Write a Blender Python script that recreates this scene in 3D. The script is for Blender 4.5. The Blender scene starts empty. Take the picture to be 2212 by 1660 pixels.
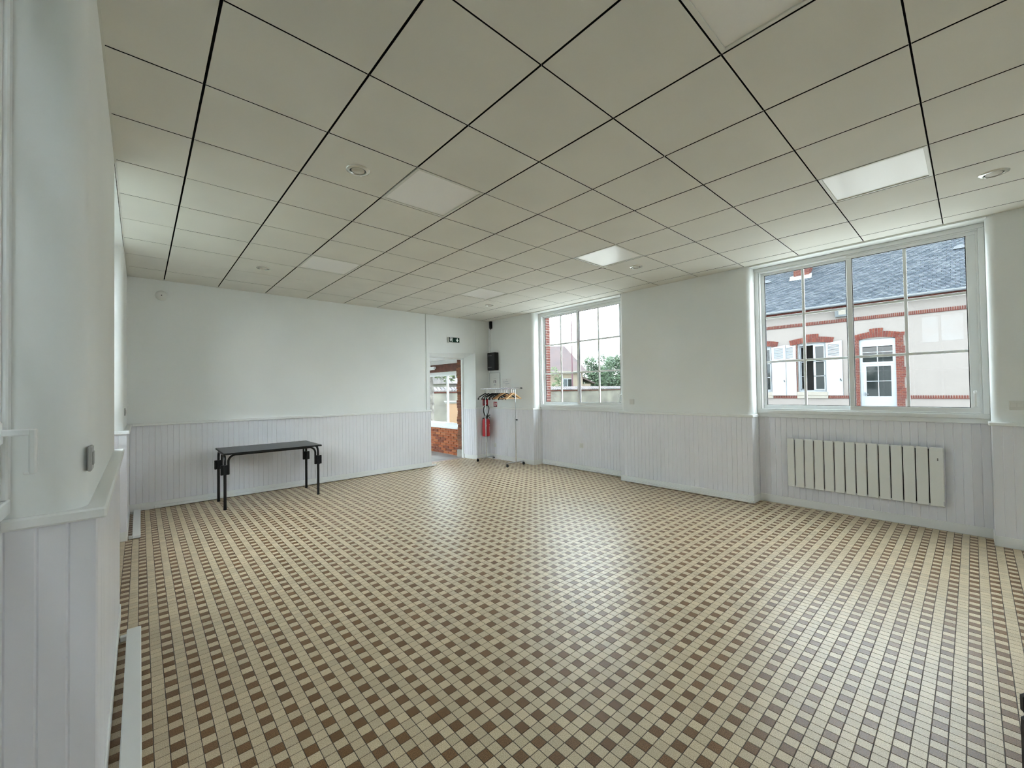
import bpy, math, random
from mathutils import Vector, Matrix
random.seed(7)
scene = bpy.context.scene
COL = scene.collection
PI = math.pi

# ------------------------------------------------------------------ camera
cam_d = bpy.data.cameras.new('camera'); cam = bpy.data.objects.new('camera', cam_d); COL.objects.link(cam)
YAW, PITCH, ROLL, FPX = 0.7323, 0.0165, -0.0151, 893.78
CAMZ = 1.49
_f = Vector((math.sin(YAW)*math.cos(PITCH), math.cos(YAW)*math.cos(PITCH), math.sin(PITCH)))
_r = Vector((math.cos(YAW), -math.sin(YAW), 0)); _u = _r.cross(_f)
_r2 = _r*math.cos(ROLL) + _u*math.sin(ROLL); _u2 = -_r*math.sin(ROLL) + _u*math.cos(ROLL)
cam.matrix_world = Matrix(((_r2.x, _u2.x, -_f.x, 0), (_r2.y, _u2.y, -_f.y, 0), (_r2.z, _u2.z, -_f.z, CAMZ), (0, 0, 0, 1)))
cam_d.sensor_width = 36; cam_d.sensor_fit = 'HORIZONTAL'; cam_d.lens = FPX*36/2212
cam_d.clip_start = 0.02; cam_d.clip_end = 400
scene.camera = cam

def project(p):
    d = Vector(p) - Vector((0, 0, CAMZ)); z = d.dot(_f)
    if z < 0.05: return None
    return 1106 + FPX*d.dot(_r2)/z, 830 - FPX*d.dot(_u2)/z

# ------------------------------------------------------------------ sky (overcast, pale blue gaps)
SKY = 12.7
world = bpy.data.worlds.new('sky'); scene.world = world; world.use_nodes = True
nt = world.node_tree; nt.nodes.clear()
wo = nt.nodes.new('ShaderNodeOutputWorld'); bg = nt.nodes.new('ShaderNodeBackground')
tc = nt.nodes.new('ShaderNodeTexCoord'); no = nt.nodes.new('ShaderNodeTexNoise'); rp = nt.nodes.new('ShaderNodeValToRGB')
mp = nt.nodes.new('ShaderNodeMapping'); mp.inputs['Scale'].default_value = (1, 1, 3.0)
no.inputs['Scale'].default_value = 2.6; no.inputs['Detail'].default_value = 2
rp.color_ramp.elements[0].position = 0.40; rp.color_ramp.elements[0].color = (0.64, 0.83, 0.95, 1)
rp.color_ramp.elements[1].position = 0.60; rp.color_ramp.elements[1].color = (0.92, 0.965, 1.0, 1)
nt.links.new(tc.outputs['Generated'], mp.inputs['Vector']); nt.links.new(mp.outputs[0], no.inputs['Vector'])
nt.links.new(no.outputs['Fac'], rp.inputs[0]); nt.links.new(rp.outputs[0], bg.inputs[0])
bg.inputs[1].default_value = SKY; nt.links.new(bg.outputs[0], wo.inputs[0])

# ------------------------------------------------------------------ exposure and sampling
vs = scene.view_settings
scene.display_settings.display_device = 'sRGB'
vs.view_transform = 'Standard'; vs.look = 'None'; vs.gamma = 1.0; vs.use_curve_mapping = False; vs.exposure = 0.0
cy = scene.cycles
cy.use_denoising = True; cy.denoiser = 'OPENIMAGEDENOISE'
cy.max_bounces = 8; cy.diffuse_bounces = 5; cy.glossy_bounces = 3; cy.transmission_bounces = 2; cy.transparent_max_bounces = 12
cy.filter_width = 1.1; cy.use_adaptive_sampling = True; cy.adaptive_threshold = 0.22; cy.adaptive_min_samples = 16
cy.sample_clamp_indirect = 8; cy.caustics_reflective = False; cy.caustics_refractive = False

# ------------------------------------------------------------------ materials
MATS = {}
def mat(name, col, rough=0.5, metal=0.0, spec=0.5, var=0.0, vscale=8.0, bump=0.0, bscale=60.0, col2=None, detail=4, emit=None, coat=0.0):
    m = bpy.data.materials.new(name); m.use_nodes = True; MATS[name] = m
    t = m.node_tree; b = t.nodes['Principled BSDF']
    b.inputs['Base Color'].default_value = (*col, 1); b.inputs['Roughness'].default_value = rough
    b.inputs['Metallic'].default_value = metal; b.inputs['Specular IOR Level'].default_value = spec
    if coat: b.inputs['Coat Weight'].default_value = coat
    if var or col2:
        g = t.nodes.new('ShaderNodeNewGeometry'); n = t.nodes.new('ShaderNodeTexNoise'); r = t.nodes.new('ShaderNodeValToRGB')
        n.inputs['Scale'].default_value = vscale; n.inputs['Detail'].default_value = detail
        c2 = col2 or tuple(c*(1-var) for c in col)
        r.color_ramp.elements[0].position = 0.35; r.color_ramp.elements[0].color = (*c2, 1)
        r.color_ramp.elements[1].position = 0.65; r.color_ramp.elements[1].color = (*col, 1)
        t.links.new(g.outputs['Position'], n.inputs['Vector']); t.links.new(n.outputs['Fac'], r.inputs[0])
        t.links.new(r.outputs[0], b.inputs['Base Color'])
    if bump:
        g = t.nodes.new('ShaderNodeNewGeometry'); n = t.nodes.new('ShaderNodeTexNoise'); bp = t.nodes.new('ShaderNodeBump')
        n.inputs['Scale'].default_value = bscale; n.inputs['Detail'].default_value = 3
        bp.inputs['Strength'].default_value = bump; bp.inputs['Distance'].default_value = 0.004
        t.links.new(g.outputs['Position'], n.inputs['Vector']); t.links.new(n.outputs['Fac'], bp.inputs['Height'])
        t.links.new(bp.outputs[0], b.inputs['Normal'])
    if emit:
        b.inputs['Emission Color'].default_value = (*emit[:3], 1); b.inputs['Emission Strength'].default_value = emit[3]
    return m

mat('wall_paint', (0.86, 0.88, 0.865), 0.55, var=0.03, vscale=1.5, detail=1)
mat('wainscot_paint', (0.84, 0.84, 0.88), 0.38, var=0.02, vscale=3, detail=0)
mat('trim_paint', (0.86, 0.87, 0.86), 0.32)
mat('ceiling_board', (0.80, 0.79, 0.73), 0.85, spec=0.2, var=0.04, vscale=2.0, detail=1)
mat('joint_black', (0.012, 0.012, 0.012), 0.9, spec=0.1)
mat('grid_white', (0.72, 0.72, 0.66), 0.45)
mat('pvc_white', (0.84, 0.86, 0.86), 0.28)
mat('rubber_black', (0.012, 0.012, 0.014), 0.6)
mat('diffuser', (0.90, 0.89, 0.86), 0.30, spec=0.6)
mat('switch_plastic', (0.74, 0.74, 0.70), 0.35)
mat('switch_grey', (0.42, 0.42, 0.41), 0.4)
mat('radiator_white', (0.84, 0.85, 0.82), 0.25)
mat('dark_gap', (0.03, 0.03, 0.03), 0.8)
mat('black_steel', (0.007, 0.006, 0.006), 0.35, metal=0.0, spec=0.35)
mat('black_plastic', (0.010, 0.010, 0.011), 0.5, spec=0.3)
mat('table_laminate', (0.045, 0.047, 0.048), 0.36, var=0.12, vscale=30)
mat('chrome', (0.70, 0.71, 0.73), 0.14, metal=1.0)
mat('caster_rubber', (0.02, 0.02, 0.02), 0.5)
mat('wood_light', (0.78, 0.50, 0.24), 0.4, col2=(0.66, 0.39, 0.17), vscale=25)
mat('wood_dark', (0.42, 0.20, 0.07), 0.38, col2=(0.30, 0.13, 0.04), vscale=25)
mat('red_paint', (0.50, 0.012, 0.025), 0.30, coat=0.3)
mat('print_white', (0.75, 0.70, 0.70), 0.5)
mat('sign_red', (0.42, 0.012, 0.02), 0.45)
mat('sign_white', (0.82, 0.80, 0.80), 0.5)
mat('sign_black', (0.02, 0.02, 0.025), 0.5)
mat('paper_white', (0.80, 0.80, 0.78), 0.7)
mat('ink_grey', (0.16, 0.15, 0.18), 0.8)
mat('ink_pale', (0.50, 0.50, 0.56), 0.8)
mat('sign_green', (0.002, 0.030, 0.016), 0.6, spec=0.2)
mat('sign_glow', (0.92, 0.98, 0.95), 0.4)
mat('steel_ring', (0.72, 0.71, 0.66), 0.22, metal=0.6)
mat('lamp_glass', (0.62, 0.60, 0.54), 0.35)
mat('concrete', (0.42, 0.41, 0.40), 0.8, var=0.25, vscale=3, bump=0.3, bscale=30)
mat('threshold_stone', (0.50, 0.38, 0.34), 0.6, var=0.2, vscale=12)
mat('stone_block', (0.46, 0.43, 0.38), 0.8, var=0.3, vscale=10, bump=0.5, bscale=25)
mat('plaster_rough', (0.80, 0.80, 0.78), 0.8, var=0.05, vscale=2, bump=0.3, bscale=15)
mat('rust_steel', (0.17, 0.060, 0.038), 0.6, var=0.4, vscale=10)
mat('mortar_warm', (0.52, 0.33, 0.24), 0.9, var=0.2, vscale=12)
mat('mortar_pale', (0.165, 0.148, 0.128), 0.9, var=0.1, vscale=12)
mat('render_pink', (0.130, 0.115, 0.105), 0.9, var=0.05, vscale=1.2, bump=0.3, bscale=40)
mat('render_patch', (0.140, 0.130, 0.124), 0.9, col2=(0.137, 0.122, 0.113), vscale=2.5)
mat('facade_white', (0.168, 0.180, 0.192), 0.4)
mat('facade_sill', (0.155, 0.14, 0.118), 0.8, var=0.1, vscale=5)
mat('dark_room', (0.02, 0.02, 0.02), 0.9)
mat('zinc', (0.075, 0.082, 0.09), 0.5, metal=0.2)
mat('lead_flash', (0.13, 0.148, 0.155), 0.5)
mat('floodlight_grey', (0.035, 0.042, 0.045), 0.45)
mat('gravel', (0.40, 0.385, 0.355), 0.95, var=0.2, vscale=6)
mat('grass', (0.13, 0.19, 0.08), 0.95, col2=(0.20, 0.23, 0.12), vscale=1.5)
mat('yard_wall', (0.15, 0.138, 0.117), 0.95, col2=(0.068, 0.062, 0.055), vscale=0.9, detail=8)
mat('coping_tile', (0.105, 0.088, 0.085), 0.85, col2=(0.06, 0.053, 0.055), vscale=3)
mat('house_render', (0.150, 0.120, 0.092), 0.9, var=0.08, vscale=0.8)
mat('roof_tile', (0.052, 0.032, 0.030), 0.85, col2=(0.037, 0.024, 0.025), vscale=1.6, detail=8)
mat('pole_red', (0.048, 0.006, 0.014), 0.5)
mat('leaf_green', (0.052, 0.085, 0.040), 0.8, col2=(0.022, 0.045, 0.020), vscale=1.2)
mat('leaf_bright', (0.065, 0.09, 0.028), 0.8, col2=(0.03, 0.05, 0.016), vscale=4)
mat('bark', (0.16, 0.15, 0.13), 0.9, col2=(0.045, 0.04, 0.035), vscale=7)
mat('bark_dark', (0.10, 0.08, 0.06), 0.9)
mat('bin_peach', (0.175, 0.10, 0.05), 0.6, var=0.06, vscale=3)
mat('bin_rail', (0.17, 0.165, 0.16), 0.5)

def brick_mat(name, cols):
    m = mat(name, cols[0], 0.85, spec=0.25, bump=0.35, bscale=70)
    t = m.node_tree; b = t.nodes['Principled BSDF']
    oi = t.nodes.new('ShaderNodeObjectInfo'); g = t.nodes.new('ShaderNodeNewGeometry')
    wn = t.nodes.new('ShaderNodeTexWhiteNoise'); wn.noise_dimensions = '1D'
    ad = t.nodes.new('ShaderNodeMath'); ad.operation = 'ADD'
    t.links.new(oi.outputs['Random'], ad.inputs[0]); t.links.new(g.outputs['Random Per Island'], ad.inputs[1])
    t.links.new(ad.outputs[0], wn.inputs['W'])
    r = t.nodes.new('ShaderNodeValToRGB'); r.color_ramp.interpolation = 'CONSTANT'
    els = r.color_ramp.elements
    els[0].color = (*cols[0], 1); els[0].position = 0
    els[1].color = (*cols[1], 1); els[1].position = 1/len(cols)
    for i, c in enumerate(cols[2:], 2):
        e = els.new(i/len(cols)); e.color = (*c, 1)
    n = t.nodes.new('ShaderNodeTexNoise'); n.inputs['Scale'].default_value = 25
    mx = t.nodes.new('ShaderNodeMix'); mx.data_type = 'RGBA'; mx.blend_type = 'MULTIPLY'; mx.inputs['Factor'].default_value = 0.35
    t.links.new(g.outputs['Position'], n.inputs['Vector'])
    t.links.new(wn.outputs['Value'], r.inputs[0]); t.links.new(r.outputs[0], mx.inputs['A']); t.links.new(n.outputs['Color'], mx.inputs['B'])
    t.links.new(mx.outputs['Result'], b.inputs['Base Color'])
    return m
brick_mat('brick_orange', [(0.52, 0.17, 0.075), (0.46, 0.14, 0.06), (0.56, 0.20, 0.09), (0.50, 0.155, 0.07), (0.30, 0.10, 0.06), (0.54, 0.18, 0.08)])
brick_mat('brick_brown', [(0.27, 0.125, 0.075), (0.22, 0.10, 0.065), (0.32, 0.14, 0.08), (0.25, 0.12, 0.08)])
brick_mat('brick_red', [(0.088, 0.018, 0.011), (0.076, 0.015, 0.010), (0.098, 0.023, 0.013), (0.068, 0.014, 0.010)])
brick_mat('slate_blue', [(0.036, 0.044, 0.055), (0.048, 0.056, 0.067), (0.026, 0.034, 0.044), (0.060, 0.068, 0.078), (0.041, 0.049, 0.059)])

def tile_mat(name, base, alt, speck, rough):
    m = mat(name, base, rough, spec=0.42)
    t = m.node_tree; b = t.nodes['Principled BSDF']
    g = t.nodes.new('ShaderNodeNewGeometry')
    sn = t.nodes.new('ShaderNodeVectorMath'); sn.operation = 'SNAP'; sn.inputs[1].default_value = (TP, TP, 10.0)
    of = t.nodes.new('ShaderNodeVectorMath'); of.operation = 'ADD'; of.inputs[1].default_value = (-TX + TP/2 + 20*TP, -TY + TP/2 + 200*TP, 5.0)
    wn = t.nodes.new('ShaderNodeTexWhiteNoise'); wn.noise_dimensions = '3D'
    t.links.new(g.outputs['Position'], of.inputs[0]); t.links.new(of.outputs[0], sn.inputs[0]); t.links.new(sn.outputs[0], wn.inputs['Vector'])
    n = t.nodes.new('ShaderNodeTexNoise'); n.inputs['Scale'].default_value = 330; n.inputs['Detail'].default_value = 1
    t.links.new(g.outputs['Position'], n.inputs['Vector'])
    r = t.nodes.new('ShaderNodeValToRGB'); e = r.color_ramp.elements
    e[0].position = 0.38; e[0].color = (*alt, 1); e[1].position = 0.66; e[1].color = (*speck, 1)
    mid = e.new(0.52); mid.color = (*base, 1)
    t.links.new(n.outputs['Fac'], r.inputs[0])
    mx = t.nodes.new('ShaderNodeMix'); mx.data_type = 'RGBA'; mx.blend_type = 'MULTIPLY'
    mr = t.nodes.new('ShaderNodeMapRange'); mr.inputs['To Min'].default_value = 0.88; mr.inputs['To Max'].default_value = 1.07
    t.links.new(wn.outputs['Value'], mr.inputs['Value'])
    cb = t.nodes.new('ShaderNodeCombineColor')
    for k in range(3): t.links.new(mr.outputs[0], cb.inputs[k])
    mx.inputs['Factor'].default_value = 1.0
    t.links.new(r.outputs[0], mx.inputs['A']); t.links.new(cb.outputs[0], mx.inputs['B']); t.links.new(mx.outputs['Result'], b.inputs['Base Color'])
    n3 = t.nodes.new('ShaderNodeTexNoise'); n3.inputs['Scale'].default_value = 60; n3.inputs['Detail'].default_value = 1
    t.links.new(g.outputs['Position'], n3.inputs['Vector'])
    bp = t.nodes.new('ShaderNodeBump'); bp.inputs['Strength'].default_value = 0.10; bp.inputs['Distance'].default_value = 0.003
    t.links.new(n3.outputs['Fac'], bp.inputs['Height']); t.links.new(bp.outputs[0], b.inputs['Normal'])
    return m
TP, TX, TY = 0.05165, 1.153, 1.366            # floor tile pitch and the centre of one brown tile
tile_mat('tile_beige', (0.655, 0.535, 0.365), (0.51, 0.405, 0.26), (0.79, 0.675, 0.50), 0.38)
tile_mat('tile_brown', (0.205, 0.103, 0.040), (0.125, 0.058, 0.021), (0.31, 0.175, 0.08), 0.38)
mat('grout', (0.085, 0.065, 0.048), 0.75, var=0.2, vscale=20)

def glass_mat(name, tint, refl):
    m = bpy.data.materials.new(name); m.use_nodes = True; MATS[name] = m; t = m.node_tree; t.nodes.clear()
    o = t.nodes.new('ShaderNodeOutputMaterial'); tr = t.nodes.new('ShaderNodeBsdfTransparent'); gl = t.nodes.new('ShaderNodeBsdfGlossy')
    tr.inputs[0].default_value = (*tint, 1); gl.inputs['Roughness'].default_value = 0.02; gl.inputs[0].default_value = (refl*1.0, refl*1.0, refl*1.0, 1)
    lw = t.nodes.new('ShaderNodeLayerWeight'); lw.inputs[0].default_value = 0.5
    pw = t.nodes.new('ShaderNodeMath'); pw.operation = 'POWER'; pw.inputs[1].default_value = 5.0
    fr = t.nodes.new('ShaderNodeMath'); fr.operation = 'MULTIPLY_ADD'; fr.inputs[1].default_value = 0.6; fr.inputs[2].default_value = 0.025
    mx = t.nodes.new('ShaderNodeMixShader')
    t.links.new(lw.outputs['Facing'], pw.inputs[0]); t.links.new(pw.outputs[0], fr.inputs[0])
    t.links.new(fr.outputs[0], mx.inputs[0]); t.links.new(tr.outputs[0], mx.inputs[1]); t.links.new(gl.outputs[0], mx.inputs[2]); t.links.new(mx.outputs[0], o.inputs[0])
glass_mat('window_glass', (0.985, 0.99, 0.985), 0.9)
mat('far_glass', (0.008, 0.010, 0.010), 0.06, spec=0.35)

# ------------------------------------------------------------------ mesh helpers
class MB:
    def __init__(s): s.v = []; s.f = []; s.m = []
    def add(s, vs, fs, mi=0):
        o = len(s.v); s.v += [tuple(p) for p in vs]; s.f += [tuple(o+i for i in f) for f in fs]; s.m += [mi]*len(fs); return s
    def box(s, x0, x1, y0, y1, z0, z1, mi=0):
        x0, x1 = min(x0, x1), max(x0, x1); y0, y1 = min(y0, y1), max(y0, y1); z0, z1 = min(z0, z1), max(z0, z1)
        return s.add([(x0,y0,z0),(x1,y0,z0),(x1,y1,z0),(x0,y1,z0),(x0,y0,z1),(x1,y0,z1),(x1,y1,z1),(x0,y1,z1)],
                     [(0,3,2,1),(4,5,6,7),(0,1,5,4),(1,2,6,5),(2,3,7,6),(3,0,4,7)], mi)
    def cbox(s, x0, x1, y0, y1, z0, z1, b=0.003, mi=0):
        x0, x1 = min(x0, x1), max(x0, x1); y0, y1 = min(y0, y1), max(y0, y1); z0, z1 = min(z0, z1), max(z0, z1)
        b = min(b, (x1-x0)*.45, (y1-y0)*.45, (z1-z0)*.45)
        X = (x0, x1); Y = (y0, y1); Z = (z0, z1); vs = []; idx = {}
        for i in (0,1):
            for j in (0,1):
                for k in (0,1):
                    c = (X[i], Y[j], Z[k]); sg = (1-2*i, 1-2*j, 1-2*k)
                    for a in range(3):
                        p = [c[n] + (0 if n == a else sg[n]*b) for n in range(3)]
                        idx[(i,j,k,a)] = len(vs); vs.append(tuple(p))
        q = lambda *t: tuple(idx[t_] for t_ in t); fs = []
        for i in (0,1): fs.append(q((i,0,0,0),(i,1,0,0),(i,1,1,0),(i,0,1,0)))
        for j in (0,1): fs.append(q((0,j,0,1),(1,j,0,1),(1,j,1,1),(0,j,1,1)))
        for k in (0,1): fs.append(q((0,0,k,2),(1,0,k,2),(1,1,k,2),(0,1,k,2)))
        for a_ in (0,1):
            for b_ in (0,1):
                fs.append(q((a_,b_,0,0),(a_,b_,1,0),(a_,b_,1,1),(a_,b_,0,1)))
                fs.append(q((a_,0,b_,0),(a_,1,b_,0),(a_,1,b_,2),(a_,0,b_,2)))
                fs.append(q((0,a_,b_,1),(1,a_,b_,1),(1,a_,b_,2),(0,a_,b_,2)))
        for i in (0,1):
            for j in (0,1):
                for k in (0,1): fs.append(q((i,j,k,0),(i,j,k,1),(i,j,k,2)))
        return s.add(vs, fs, mi)
    def prism(s, poly, z0, z1, mi=0):
        n = len(poly)
        return s.add([(x,y,z0) for x,y in poly]+[(x,y,z1) for x,y in poly],
                     [tuple(range(n)), tuple(range(n,2*n))]+[(i,(i+1)%n,n+(i+1)%n,n+i) for i in range(n)], mi)
    def extrude(s, poly, axis, a0, a1, mi=0):
        # poly in the two other axes, in order
        n = len(poly)
        def P(p, a):
            l = list(p); l.insert(axis, a); return tuple(l)
        return s.add([P(p,a0) for p in poly]+[P(p,a1) for p in poly],
                     [tuple(range(n)), tuple(range(n,2*n))]+[(i,(i+1)%n,n+(i+1)%n,n+i) for i in range(n)], mi)
    def tube(s, pts, r, n=8, mi=0, cap=True, flat=1.0):
        pts = [Vector(p) for p in pts]; rings = []; up = None
        rr = r if isinstance(r, (list, tuple)) else [r]*len(pts)
        for i, p in enumerate(pts):
            t = (pts[min(i+1,len(pts)-1)] - pts[max(i-1,0)]).normalized()
            if up is None:
                up = Vector((0,0,1)) if abs(t.z) < .9 else Vector((1,0,0))
                up = (up - t*up.dot(t)).normalized()
            else:
                up = (up - t*up.dot(t)); up = up.normalized() if up.length > 1e-6 else Vector((1,0,0))
            sd = t.cross(up)
            rings.append([p + (up*math.cos(2*PI*k/n) + sd*flat*math.sin(2*PI*k/n))*rr[i] for k in range(n)])
        vs = [v for rg in rings for v in rg]; fs = []
        for i in range(len(pts)-1):
            for k in range(n): fs.append((i*n+k, i*n+(k+1)%n, (i+1)*n+(k+1)%n, (i+1)*n+k))
        if cap: fs += [tuple(range(n)), tuple((len(pts)-1)*n+k for k in range(n))]
        return s.add(vs, fs, mi)
    def lathe(s, prof, c=(0,0,0), n=24, axis=2, mi=0):
        vs = []; fs = []
        for r, h in prof:
            for k in range(n):
                a = 2*PI*k/n; p = [r*math.cos(a), r*math.sin(a)]; p.insert(axis, h)
                vs.append((p[0]+c[0], p[1]+c[1], p[2]+c[2]))
        m = len(prof)
        for i in range(m-1):
            for k in range(n): fs.append((i*n+k, i*n+(k+1)%n, (i+1)*n+(k+1)%n, (i+1)*n+k))
        fs += [tuple(range(n)), tuple((m-1)*n+k for k in range(n))]
        return s.add(vs, fs, mi)
    def mesh(s, name, mats, smooth=False, fixn=True):
        me = bpy.data.meshes.new(name); me.from_pydata(s.v, [], s.f)
        for m in mats: me.materials.append(MATS[m])
        if len(mats) > 1: me.polygons.foreach_set('material_index', s.m)
        if fixn:
            import bmesh
            bm = bmesh.new(); bm.from_mesh(me); bmesh.ops.recalc_face_normals(bm, faces=bm.faces); bm.to_mesh(me); bm.free()
        if smooth:
            me.polygons.foreach_set('use_smooth', [True]*len(me.polygons))
            try: me.set_sharp_from_angle(angle=math.radians(40))
            except Exception: pass
        me.update(); return me

def link(name, data, parent=None, loc=None, rotz=None):
    o = bpy.data.objects.new(name, data); COL.objects.link(o)
    if parent: o.parent = parent
    if loc is not None: o.location = loc
    if rotz is not None: o.rotation_euler = (0, 0, rotz)
    return o
def part(name, mb, m, parent=None, smooth=False, label=None, kind=None, loc=None, rotz=None):
    ms = m if isinstance(m, (list, tuple)) else [m]
    o = link(name, mb.mesh(name, ms, smooth), parent, loc, rotz)
    if label: o['label'] = label
    if kind: o['kind'] = kind
    return o
def tag(o, label, cat, group=None, kind=None):
    o['label'] = label; o['category'] = cat
    if group: o['group'] = group
    if kind: o['kind'] = kind
    return o
def thing(name, label, cat, loc=(0,0,0), rotz=0, group=None, kind=None):
    return tag(link(name, None, None, loc, rotz), label, cat, group, kind)
def struct(name, mb, m, label, cat, smooth=False):
    return tag(part(name, mb, m, None, smooth), label, cat, None, 'structure')
def copy_tree(o, parent=None):
    c = o.copy(); COL.objects.link(c); c.parent = parent
    for ch in list(o.children): copy_tree(ch, c)
    return c

# ------------------------------------------------------------------ room dimensions
XR, XL, YB, YF = 5.87, -0.127, 7.305, -5.0      # upper wall faces
ZC = 3.061
def RX(off): return XR + off                    # off > 0 is into the wall
def LX(off): return XL - off
OUTER = 0.32
NICHES = [(-4.085, -2.075), (-0.11, 1.90), (3.865, 5.875)]
WCORE, WPLANK = -0.013, -0.025
NCORE, NPLANK = 0.237, 0.225
ZRAIL0, ZRAIL1 = 1.100, 1.135
PW = 0.0625

def piers():
    e = [YF] + [v for n in NICHES for v in n] + [YB + 0.4]
    return [(e[i], e[i+1]) for i in range(0, len(e), 2)]

def side_wall(name, FX, label):
    mb = MB(); r = 0.07
    for i, (a, b) in enumerate(piers()):
        poly = []
        ra = r if i > 0 else 0; rb = r if i < 3 else 0
        def arc(cx_off, cy, a0, a1): return [(FX(cx_off + r*math.cos(t)), cy + r*math.sin(t)) for t in [a0+(a1-a0)*k/10 for k in range(11)]]
        poly += [(FX(OUTER), a)]
        poly += (arc(r, a+r, -PI/2, -PI) if ra else [(FX(0), a)])
        poly += (arc(r, b-r, PI, PI/2) if rb else [(FX(0), b)])
        poly += [(FX(OUTER), b)]
        mb.prism(poly, ZRAIL1-0.01, 3.35)
        mb.box(FX(WCORE), FX(OUTER), a + (0.012 if ra else 0), b - (0.012 if rb else 0), -0.1, ZRAIL1-0.01)
    for a, b in NICHES:
        mb.box(FX(NCORE), FX(OUTER), a-0.01, b+0.01, -0.1, 1.16)
        mb.box(FX(0.003), FX(OUTER), a-0.01, b+0.01, 3.046, 3.35)
    return struct(name, mb, 'wall_paint', label, 'wall', smooth=True)

def plank_mesh(w, h):
    mb = MB(); c = 0.0045; t = 0.012
    poly = [(0, 0), (w, 0), (w, -t+c), (w-c, -t), (c, -t), (0, -t+c)]
    mb.prism(poly, 0, h); return mb.mesh('plank', ['wainscot_paint'])
PLANK = plank_mesh(PW, 1.02)
def planks(parent, p0, p1, z0=0.088):
    """tongue-and-groove boards from p0 to p1 (seen from the room, left to right); local -y faces the room"""
    d = Vector((p1[0]-p0[0], p1[1]-p0[1], 0)); L = d.length; rz = math.atan2(d.y, d.x); n = max(1, round(L/PW)); d.normalize()
    w = L/n
    for k in range(n):
        o = link('plank', PLANK, parent, (p0[0]+d.x*w*k, p0[1]+d.y*w*k, z0), rz); o.scale = (w/PW, 1, 1)

wall_r = side_wall('wall_right', RX, 'white painted wall with deep window bays and rounded pier edges, radiator side')
wall_l = side_wall('wall_left', LX, 'white painted wall with window bays right beside the camera')
for (FX, wall, right) in ((RX, wall_r, True), (LX, wall_l, False)):
    for i, (a, b) in enumerate(piers()):
        e = min(b, YB - 0.025)
        a2 = a
        if right:
            planks(wall, (FX(WCORE), e), (FX(WCORE), a2))
            if i > 0: planks(wall, (FX(WPLANK), a2+0.012), (FX(NCORE), a2+0.012))
        else:
            planks(wall, (FX(WCORE), a2), (FX(WCORE), e))
        if not right and i > 0: planks(wall, (FX(NCORE), a2+0.012), (FX(WPLANK), a2+0.012))
        if i < 3:
            p, q = (FX(NCORE), b-0.012), (FX(WPLANK), b-0.012)
            planks(wall, *((p, q) if right else (q, p)))
    for a, b in NICHES:
        if right: planks(wall, (FX(NCORE), b), (FX(NCORE), a))
        else: planks(wall, (FX(NCORE), a), (FX(NCORE), b))

# back wall with the doorway
DX0, DX1 = 4.345, 5.495
mb = MB()
mb.box(XL-0.3, DX0, YB, YB+0.40, ZRAIL1-0.01, 3.35)
mb.box(XL-0.3, DX0, YB+WCORE, YB+0.40, -0.1, ZRAIL1-0.01)
mb.prism([(DX1, YB), (5.415, 7.665), (5.415, 7.705), (XR+OUTER, 7.705), (XR+OUTER, YB)], ZRAIL1-0.01, 3.35)
mb.prism([(DX1, YB+WCORE), (5.415, 7.665), (5.415, 7.705), (XR+OUTER, 7.705), (XR+OUTER, YB+WCORE)], -0.1, ZRAIL1-0.01)
# lintel over the doorway, its soffit dropping towards the far side, slightly out of level
lz0, lz1, lb = 2.27, 2.335, 2.235
x0, x1, y0, y1 = DX0, DX1, YB+0.004, YB+0.40
mb.add([(x0,y0,lz0),(x1,y0,lz1),(x1,y1,lb),(x0,y1,lb),(x0,y0,3.35),(x1,y0,3.35),(x1,y1,3.35),(x0,y1,3.35)],
       [(0,3,2,1),(4,5,6,7),(0,1,5,4),(1,2,6,5),(2,3,7,6),(3,0,4,7)])
wall_b = struct('wall_back', mb, 'wall_paint', 'white wall with a doorway, black table standing against it', 'wall')
planks(wall_b, (XL-0.0+0.025, YB+WCORE), (DX0, YB+WCORE))
planks(wall_b, (DX1, YB+WCORE), (XR-0.013, YB+WCORE))
planks(wall_b, (5.415, 7.665-0.006), (DX1, YB+WCORE))
mb = MB(); mb.box(XL-0.32, XR+0.32, YF-0.3, YF, -0.1, 3.35)
struct('wall_front', mb, 'wall_paint', 'plain white wall behind the camera', 'wall')

# chair rails (one per pier and wall)
tn = [0]
def rail(x0, x1, y0, y1, z0=ZRAIL0, z1=ZRAIL1, lab='white chair rail capping the panelling'):
    tn[0] += 1; m_ = MB(); m_.cbox(x0, x1, y0, y1, z0, z1, 0.006)
    return struct('trim_%d' % tn[0], m_, 'trim_paint', lab, 'trim')
for FX, sd in ((RX, 'radiator wall'), (LX, 'left wall')):
    for i, (a, b) in enumerate(piers()):
        last = i == 3
        rail(FX(-0.047), FX(0.178 if i else 0.05), a - (0.018 if i else 0), (YB-0.047 if last else b+0.018),
             lab='white chair rail round the %s pier of the %s' % (('rear', 'near', 'middle', 'far')[i], sd))
rail(XL+0.047, DX0+0.012, YB-0.047, YB+0.01, lab='long white chair rail above the black table')
rail(DX1-0.012, XR-0.047, YB-0.047, YB+0.01, lab='short white chair rail in the corner behind the coat rack')
m_ = MB(); m_.prism([(DX1-0.03, YB-0.03), (5.40, 7.66), (5.44, 7.68), (DX1+0.02, YB+0.02)], ZRAIL0, ZRAIL1)
tn[0] += 1; struct('trim_%d' % tn[0], m_, 'trim_paint', 'white chair rail inside the doorway reveal', 'trim')
m_ = MB(); m_.cbox(4.258, 4.338, YB-0.016, YB+0.004, ZRAIL1, ZC-0.004, 0.004)
tn[0] += 1; struct('trim_%d' % tn[0], m_, 'wall_paint', 'upright flat cover strip beside the doorway', 'trim')

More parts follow.
